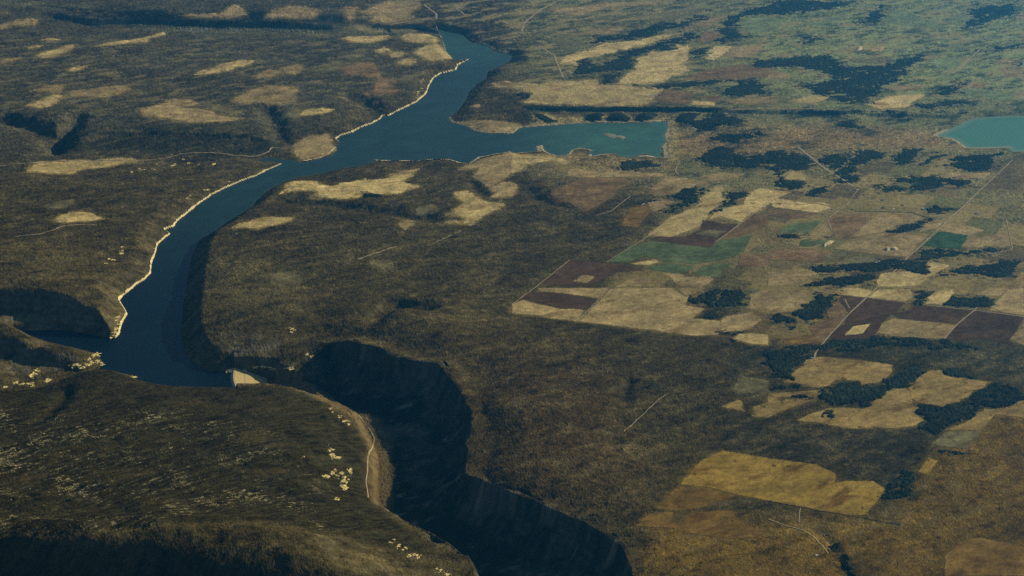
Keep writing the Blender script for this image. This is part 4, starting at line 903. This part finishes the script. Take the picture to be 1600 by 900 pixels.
# islet in the bay
def mound_mesh(name, poly, peak, mat, base=None, res=26, rough_=.4, seed=0):
    p = np.array(poly); lo, hi = p.min(0), p.max(0)
    gx, gy = np.meshgrid(np.linspace(lo[0], hi[0], res), np.linspace(lo[1], hi[1], res), indexing='ij')
    s = np.where(inside(poly, gx, gy), 1, -1) * dist(poly, gx, gy, closed=True)
    s = s + s.max() * (1.0 if mat is M_ISLET else .45) * fbm(gx, gy, max(s.max(), 1) * 1.6, 3, .6, seed + 40)
    mx = max(s.max(), 1)
    g0 = height(gx, gy, H2) if base is None else np.full(gx.shape, base)
    zz = g0 + np.where(s > 0, .8 + peak * sstep(0, mx * .8, s) * (1 + rough_ * fbm(gx, gy, mx, 3, .6, seed)), -6)
    idx = np.arange(res * res).reshape(res, res)
    f = np.stack([idx[:-1, :-1], idx[1:, :-1], idx[1:, 1:], idx[:-1, 1:]], -1).reshape(-1, 4)
    keep = (s > -mx * .25).ravel()[f].any(1)
    f = f[keep]; ids, inv = np.unique(f, return_inverse=True)
    v = np.stack([gx.ravel(), gy.ravel(), zz.ravel()], 1)[ids]
    return mesh_np(name, v, inv.reshape(f.shape), mat)
tag(mound_mesh('islet', wl(pts('568,838 600,832 640,842 700,850 712,862 690,872 640,862 600,850', (2, 0)), W), 5, M_ISLET, W, res=44), 'low bare tan islet standing in the teal inner bay', 'islet', 'thing')
for lab, s in (('pale angular spoil heap beside a small green field', '345,640 340,632 370,610 412,605 400,622 370,632 355,645'), ('pale spoil heap in the middle of a brownish field', '715,655 735,648 760,652 790,640 815,650 805,668 770,665 740,674')):
    tag(mound_mesh('spoil_heap', on_ground(pts(s, (3, 1))), 22, M_SPOIL, seed=5), lab, 'spoil heap', 'thing')
tag(mound_mesh('spoil_heap', on_ground(pts('545,318 560,295 585,290 595,305 570,318', (3, 0))), 25, M_SPOIL, seed=9), 'tiny yellowish spoil heap next to a bright oblong field', 'spoil heap', 'thing')

# ---------------------------------------------------------------- roads, lanes and ditches draped on the land
def ribbon(name, world, width, mat, lift=2.6):
    P_ = np.array(world); q = [P_[0]]
    for a, b_ in zip(P_[:-1], P_[1:]):
        m = max(2, int(np.hypot(*(b_ - a)) / 22))
        q += [a + (b_ - a) * t for t in np.linspace(0, 1, m + 1)[1:]]
    q = np.array(q)
    for _ in range(6): q[1:-1] = (q[:-2] + 2 * q[1:-1] + q[2:]) / 4
    wob = np.stack([fbm(q[:, 0], q[:, 1], 240, 2, .5, 501), fbm(q[:, 0], q[:, 1], 240, 2, .5, 511)], 1) * 6
    q = q + wob
    t = np.gradient(q, axis=0); t /= np.linalg.norm(t, axis=1)[:, None] + 1e-9
    nrm = np.stack([-t[:, 1], t[:, 0]], 1)
    w = (width * (1 + .25 * fbm(q[:, 0], q[:, 1], 90, 2, .5, 521)))[:, None]
    rows = []
    for k in (-1, -.33, .33, 1):
        e = q + nrm * w * k
        rows.append(np.column_stack([e, height(e[:, 0], e[:, 1], H2) + lift + (0 if abs(k) == 1 else .5)]))
    m = len(q); v = np.concatenate(rows)
    f = [(c * m + i, (c + 1) * m + i, (c + 1) * m + i + 1, c * m + i + 1) for c in range(3) for i in range(m - 1)]
    return mesh_np(name, v, np.array(f)[:, ::-1], mat)
for l in ROADS.strip().split('\n'):
    nm, w, s = l.split('|')
    tag(ribbon('road' if 'road' in nm else 'path' if nm == 'lane' else 'irrigation_ditch', on_ground(pts(s)), float(w), M_DITCH if nm == 'ditch' else M_ROAD), kind='structure')
# ---------------------------------------------------------------- the dam at the mouth of the gorge
M_DAM = material('dam_fill', color=(.34, .26, .115), vary=.12, wl=45)
M_CREST = material('crest_road_gravel', color=(.40, .36, .28), vary=.1, wl=20)
M_CONC = material('weathered_concrete', color=(.48, .45, .38), vary=.15, wl=12)
A_, B_ = DA, DB
def make_dam():
    root = bpy.data.objects.new('dam', None); col.objects.link(root); root.location = (*((A_ + B_) / 2), -60)
    tag(root, 'sunlit tan embankment dam holding back the dark lake at the gorge mouth', 'dam', 'thing')
    inv = root.location
    ax = (B_ - A_) / np.linalg.norm(B_ - A_); dn = np.array([-ax[1], ax[0]])
    if dn[0] < 0: dn = -dn
    t = np.linspace(-.08, .64, 18)
    line = A_ + (B_ - A_) * t[:, None] - dn * (18 * np.sin(np.clip(t / .64, 0, 1) * math.pi))[:, None]
    def strip(name, prof, mat):                   # profile: (offset downstream, height)
        n_, m_ = len(line), len(prof)
        v = [(*(line[i] + dn * o_ - np.array(inv[:2])), z_ - inv[2]) for i in range(n_) for o_, z_ in prof]
        f = [(i * m_ + k, (i + 1) * m_ + k, (i + 1) * m_ + (k + 1) % m_, i * m_ + (k + 1) % m_) for i in range(n_ - 1) for k in range(m_)]
        me = bpy.data.meshes.new(name); me.from_pydata(v, [], f + [tuple(range(m_)), tuple(range((n_ - 1) * m_, n_ * m_))[::-1]])
        me.materials.append(mat); me.update()
        bm = bmesh.new(); bm.from_mesh(me); bmesh.ops.recalc_face_normals(bm, faces=bm.faces); bm.to_mesh(me); bm.free()
        o = bpy.data.objects.new(name, me); col.objects.link(o); o.parent = root
        return o
    strip('embankment', [(-7, -50), (7, -50), (105, -92), (115, -92), (330, -186), (330, -230), (-110, -230), (-60, -72)], M_DAM)
    strip('crest_road', [(-4.5, -49.9), (4.5, -49.9), (4.5, -49.4), (-4.5, -49.4)], M_CREST)
    strip('parapet', [(-6.8, -49.9), (-5.6, -49.9), (-5.6, -48.3), (-6.8, -48.3)], M_CONC)
    strip('bench_track', [(106, -91.8), (114, -91.8), (114, -91.2), (106, -91.2)], M_CREST)
make_dam()

def earth_dam():
    a, b_ = np.array(at_level(1511, 231, W2 + 8)), np.array(at_level(1581, 230, W2 + 8))
    t = np.linspace(0, 1, 14)[:, None]; line = a + (b_ - a) * t
    ax = (b_ - a) / np.linalg.norm(b_ - a); dn = np.array([ax[1], -ax[0]])
    prof = [(-6, 8), (6, 8), (75, -22), (75, -40), (-60, -40)]
    v = [(*(p + dn * o_), W2 + z_) for p in line for o_, z_ in prof]; m_ = len(prof)
    f = [(i * m_ + k, (i + 1) * m_ + k, (i + 1) * m_ + (k + 1) % m_, i * m_ + (k + 1) % m_) for i in range(13) for k in range(m_)]
    me = bpy.data.meshes.new('earth_dam'); me.from_pydata(v, [], f + [tuple(range(m_)), tuple(range(13 * m_, 14 * m_))[::-1]])
    bm = bmesh.new(); bm.from_mesh(me); bmesh.ops.recalc_face_normals(bm, faces=bm.faces); bm.to_mesh(me); bm.free()
    me.materials.append(M_SPOIL); o = bpy.data.objects.new('earth_dam', me); col.objects.link(o)
    tag(o, 'low straight earth dam along the near edge of the teal reservoir', 'dam', 'thing')
earth_dam()

# ---------------------------------------------------------------- limestone outcrops
bm = bmesh.new(); bmesh.ops.create_icosphere(bm, subdivisions=2, radius=1)
ICO = np.array([v.co[:] for v in bm.verts]); ICF = np.array([[v.index for v in f.verts] for f in bm.faces]); bm.free()
STONES = []
for k in range(7):
    q = ICO * (1 + .32 * rng.standard_normal((len(ICO), 1))) * (1, 1, .8)
    me = bpy.data.meshes.new('boulder'); me.from_pydata(q.tolist(), [], ICF.tolist()); me.materials.append(M_ROCK); STONES.append(me)
def outcrop(label, spots, size, n):
    cx_, cy_ = on_ground([np.mean([s[:2] for s in spots], 0)])[0]
    cz = float(height(np.array([cx_]), np.array([cy_]), H2)[0])
    root = bpy.data.objects.new('rock_outcrop', None); col.objects.link(root); root.location = (cx_, cy_, cz)
    cen = [(px + random.gauss(0, sx * .9), py + random.gauss(0, sy * .9)) for px, py, sx, sy in spots for _ in range(n)]
    for (x, y) in on_ground(cen):
        z = float(height(np.array([x]), np.array([y]), H2)[0]); r = size * random.choice((.45, .75, 1.0, 1.5, 2.1)) * random.uniform(.8, 1.2)
        o = bpy.data.objects.new('boulder', random.choice(STONES)); col.objects.link(o); o.parent = root
        o.location = (x - cx_, y - cy_, z - cz - .1 * r); o.scale = (r * random.uniform(.8, 1.9), r * random.uniform(.7, 1.3), r * random.uniform(.3, .6)); o.rotation_euler = (0, 0, random.gauss(.6, .35))
    return tag(root, label, 'rock outcrop', 'thing')
outcrop('cream rock outcrop high on the hillside above the gorge track', [(517, 702, 2.5, 4), (519, 712, 2.5, 3), (526, 715, 2, 1)], 9, 9)
outcrop('largest cream rock outcrop, a broken cluster on the gorge hillside', [(518, 741, 4, 3), (530, 742, 5, 5), (537, 752, 3, 5), (546, 736, 2, 5), (536, 762, 3, 2), (507, 745, 2, 2)], 9.5, 10)
outcrop('small cream outcrop below the largest hillside cluster', [(526, 781, 3, 2)], 8, 8)
outcrop('long cream ledge of rock on the hill shoulder above the shaded gorge', [(612, 848, 3, 2), (621, 854, 3, 2), (632, 858, 2.5, 2), (645, 866, 3, 2), (652, 871, 2, 2)], 7, 8)
outcrop('broken cream rocks at the frame\'s lower edge by the gorge', [(683, 889, 2, 3), (692, 894, 5, 3), (700, 897, 4, 2)], 6.5, 7)
outcrop('thin line of cream rocks beside the gorge floor track', [(518, 640, 3, 2), (530, 651, 4, 2.5), (538, 658, 4, 2), (546, 664, 3, 1.5)], 7, 7)
outcrop('tiny cream rock high on the hillside west of the other outcrops', [(474, 713.5, 2, .8)], 7, 7)
outcrop('craggy cream rocks at the tip of the headland spur', [(160, 568, 2.5, 2), (150, 566, 3, 1.5), (143, 560, 3, 2.5), (147, 554, 3, 1.5), (137, 569, 3, 1.5), (125, 573, 3, 1.5), (118, 571, 4, 1.5)], 11, 9)
outcrop('cream rock slab in the shade behind the headland spur', [(52, 585, 2, 3), (60, 579, 3, 2)], 11, 9)
outcrop('cream rocks edging the narrow shaded inlet at the frame edge', [(22, 598, 4, 1), (33, 599, 4, 1), (45, 600, 3, 1), (50, 602, 1.5, 2), (75, 594, 2.5, 1.2), (8, 604, 4, 1)], 10, 8)
outcrop('cream rocks on the knoll standing into the lake before the hill', [(216, 579, 2, 2), (220, 584, 2, 2), (213, 589, 3, 1), (207, 588, 2, 1), (221, 592, 1, 1.5)], 10, 8)
outcrop('jagged cream crags ending the long bright shore at the narrows', [(176, 524, 3, 2.5), (181, 516, 2.5, 3), (186, 508, 2, 3), (181, 500, 1.5, 3), (185, 494, 1.5, 2)], 10, 9)
outcrop('cream rock face beside the far end of the dam', [(357, 580, 2, 1), (364, 578, 3, 1), (374, 577, 3, 1), (381, 579, 2, .8)], 9, 9)
outcrop('cream cliff foot rocks between the dam and the gorge', [(398, 574, 4, 1), (410, 573, 4, 1), (420, 574, 4, 1.2), (429, 577, 2, 1.5), (455, 575, 5, 1)], 8, 9)
outcrop('pale rock spot on the rim above the gorge head', [(486, 558, 2, 1.5), (480, 554, 2, 1)], 8, 7)
outcrop('pale rock fleck on the dark plateau north of the gorge head', [(455, 519, 1.5, 2), (458, 514, 3, 2)], 7, 7)
outcrop('pale broken rocks on the slope above the bright shore west of the lake', [(173, 406, 3, 1.5), (189, 395, 1.2, 3), (191, 391, 1, 2), (166, 411, 2, 1)], 9, 6)
outcrop('pale slide scar of rocks above the upper lake bank', [(652, 148, 1.2, 3), (658, 133, 1, 4), (661, 118, 1, 5)], 12, 8)
outcrop('pale rocks in a broken row by the creek ponds', [(243, 256, 2, 1), (271, 258, 2, 1.5), (223, 265, 4, 1), (238, 264, 2, .6), (297, 255, 4, .8), (309, 257, 2, .8), (333, 257, 3, 1.2), (285, 248, 2, 1), (205, 270, 3, 1.5)], 9, 6)
outcrop('pale rock rubble above the bright shore near the narrows', [(320, 297, 3, 1), (325, 296, 2, 1), (350, 287, 3, 2), (356, 284, 2, 1), (293, 308, 4, 2)], 8, 6)

# ---------------------------------------------------------------- buildings
M_WALLS = [material('pale_wall', color=c, rough=.9) for c in ((.55, .52, .46), (.42, .34, .26), (.5, .5, .5))]
M_ROOFS = [material('sheet_roof', color=c, rough=.6, spec=.3) for c in ((.66, .65, .60), (.45, .42, .36), (.55, .56, .54))]
def wall_mesh(l, w, h):
    v = [(sx * l / 2, sy * w / 2, z) for z in (-3, h) for sx, sy in ((-1, -1), (1, -1), (1, 1), (-1, 1))] + [(-l / 2, 0, h + w * .24), (l / 2, 0, h + w * .24)]
    return v, [(0, 1, 5, 4), (1, 2, 6, 9, 5), (2, 3, 7, 6), (3, 0, 4, 8, 7)]
def roof_mesh(l, w, h, t=.5):
    e, r = w / 2 + .9, h + w * .24 + .35; le = l / 2 + .9; zlo = h - .43 + .35
    v = []
    for x in (-le, le): v += [(x, -e, zlo), (x, 0, r), (x, e, zlo), (x, e, zlo + t), (x, 0, r + t), (x, -e, zlo + t)]
    f = [(0, 1, 7, 6), (1, 2, 8, 7), (2, 3, 9, 8), (3, 4, 10, 9), (4, 5, 11, 10), (5, 0, 6, 11), (0, 5, 4, 3, 2, 1), (6, 7, 8, 9, 10, 11)]
    return v, f
def simple(name, vf, mat):
    me = bpy.data.meshes.new(name); me.from_pydata(vf[0], [], vf[1]); me.materials.append(mat); me.update(); return me
KINDS = []
for k, (l, w, h) in enumerate(((28, 14, 5), (38, 16, 6.5), (20, 13, 5))):
    KINDS.append((simple('wall', wall_mesh(l, w, h), M_WALLS[k]), simple('roof', roof_mesh(l, w, h), M_ROOFS[k])))
cents = [np.mean(on_ground(pts(s, o)), 0) for _, _, o, s in PATCH]
usable = [k for k, p in enumerate(PATCH) if len(p[1].split()) <= 10]
used_sites = {}
for x, y in on_ground(pts(HOUSES)):
    k = min(usable, key=lambda q: math.hypot(cents[q][0] - x, cents[q][1] - y))
    used_sites.setdefault(k, []).append((x, y))
hr = random.Random(3)
for k, sites in used_sites.items():
    for x, y in sites:
        root = bpy.data.objects.new('farm_building', None); col.objects.link(root)
        root.location = (x, y, float(height(np.array([x]), np.array([y]), H2)[0]) + .3); root.rotation_euler = (0, 0, hr.choice((.3, .5, 1.9, 2.1)) + hr.uniform(-.15, .15))
        s = hr.uniform(.85, 1.2); root.scale = (s, s, s)
        lab = 'pale farm building by the ' + PATCH[k][1] if len(sites) == 1 else 'pale farm buildings by the ' + PATCH[k][1]
        tag(root, 'pale farm building by the ' + PATCH[k][1], 'farm building', 'thing', ('farm buildings by the ' + PATCH[k][1]) if len(sites) > 1 else None)
        ws, rf = hr.choice(KINDS)
        for me in (ws, rf):
            c = bpy.data.objects.new(me.name.split('.')[0], me); col.objects.link(c); c.parent = root
TOWN = []
for l, w, h in ((20, 13, 5), (16, 12, 5), (26, 14, 6)):
    a, b_ = wall_mesh(l, w, h), roof_mesh(l, w, h)
    me = bpy.data.meshes.new('town_house'); n0 = len(a[0])
    me.from_pydata(a[0] + b_[0], [], a[1] + [tuple(i + n0 for i in f) for f in b_[1]])
    me.materials.append(M_WALLS[0]); me.materials.append(M_ROOFS[(1, 1, 2)[len(TOWN)]])
    for i, p in enumerate(me.polygons): p.material_index = 1 if i >= len(a[1]) else 0
    TOWN.append(me)
tp = [(hr.uniform(262, 490), 0) for _ in range(70)] + [(hr.gauss(305, 14), 0) for _ in range(50)]
tp = [(px, 42.5 + (px - 262) * .022 + hr.gauss(2.2, 1.9)) for px, _ in tp]
for x, y in on_ground(tp):
    o = bpy.data.objects.new('town_house', hr.choice(TOWN)); col.objects.link(o)
    o.location = (x, y, float(height(np.array([x]), np.array([y]), H2)[0]) + .3); o.rotation_euler = (0, 0, hr.choice((.2, 1.77)) + hr.uniform(-.1, .1))
    tag(o, 'small pale house of the distant valley town', 'house', 'thing', 'houses of the valley town')

# ---------------------------------------------------------------- light, air, camera
SUN_EL, SUN_AZ = R(21), R(90 - 36)               # azimuth clockwise from +Y
sd = np.array([math.sin(SUN_AZ) * math.cos(SUN_EL), math.cos(SUN_AZ) * math.cos(SUN_EL), math.sin(SUN_EL)])
from mathutils import Vector
sun = bpy.data.lights.new('sun', 'SUN'); sun.energy = 5.0; sun.angle = R(.5); sun.color = (1, .88, .62)
so = bpy.data.objects.new('sun', sun); col.objects.link(so); so.rotation_euler = Vector(-sd).to_track_quat('-Z', 'Y').to_euler(); so.location = (0, 0, 9000)
world = bpy.data.worlds.new('World'); scene.world = world; world.use_nodes = True
nt = world.node_tree; bg = nt.nodes['Background']
sky = nt.nodes.new('ShaderNodeTexSky'); sky.sky_type = 'NISHITA'; sky.sun_disc = False; sky.sun_elevation = SUN_EL; sky.sun_rotation = SUN_AZ; sky.altitude = 1500
nt.links.new(sky.outputs[0], bg.inputs[0]); bg.inputs[1].default_value = .06

HZ = dict(density=6.9e-6, color=(.05, .40, .94), g=.72)
zmin = float(H2.min()) - 1
me = bpy.data.meshes.new('haze')
s_, zt = 67000, CAM_Z + 60
v = [(x, y, z) for z in (zmin, zt) for x, y in ((-s_, -s_), (s_, -s_), (s_, s_), (-s_, s_))]
me.from_pydata(v, [], [(3, 2, 1, 0), (4, 5, 6, 7), (0, 1, 5, 4), (1, 2, 6, 5), (2, 3, 7, 6), (3, 0, 4, 7)])
hm = bpy.data.materials.new('haze_air'); hm.use_nodes = True; nt = hm.node_tree
for n_ in list(nt.nodes):
    if n_.type == 'BSDF_PRINCIPLED': nt.nodes.remove(n_)
pv = nt.nodes.new('ShaderNodeVolumePrincipled'); pv.inputs['Color'].default_value = (*HZ['color'], 1); pv.inputs['Density'].default_value = HZ['density']; pv.inputs['Anisotropy'].default_value = HZ['g']
out = [n_ for n_ in nt.nodes if n_.type == 'OUTPUT_MATERIAL'][0]; nt.links.new(pv.outputs[0], out.inputs['Volume'])
me.materials.append(hm); hz = bpy.data.objects.new('haze', me); col.objects.link(hz); tag(hz, kind='stuff')

cam = bpy.data.cameras.new('camera'); cam.sensor_width = 36; cam.angle = R(36); cam.clip_start = 5; cam.clip_end = 250000
co = bpy.data.objects.new('camera', cam); col.objects.link(co); co.location = (0, 0, CAM_Z); co.rotation_euler = (R(90) - PITCH, 0, 0)
scene.camera = co
scene.render.engine = 'CYCLES'
scene.cycles.volume_bounces = 0; scene.cycles.max_bounces = 4; scene.cycles.diffuse_bounces = 2
scene.cycles.use_denoising = False
scene.view_settings.view_transform = 'Standard'; scene.view_settings.look = 'None'
scene.view_settings.exposure = 0.6; scene.view_settings.gamma = 1
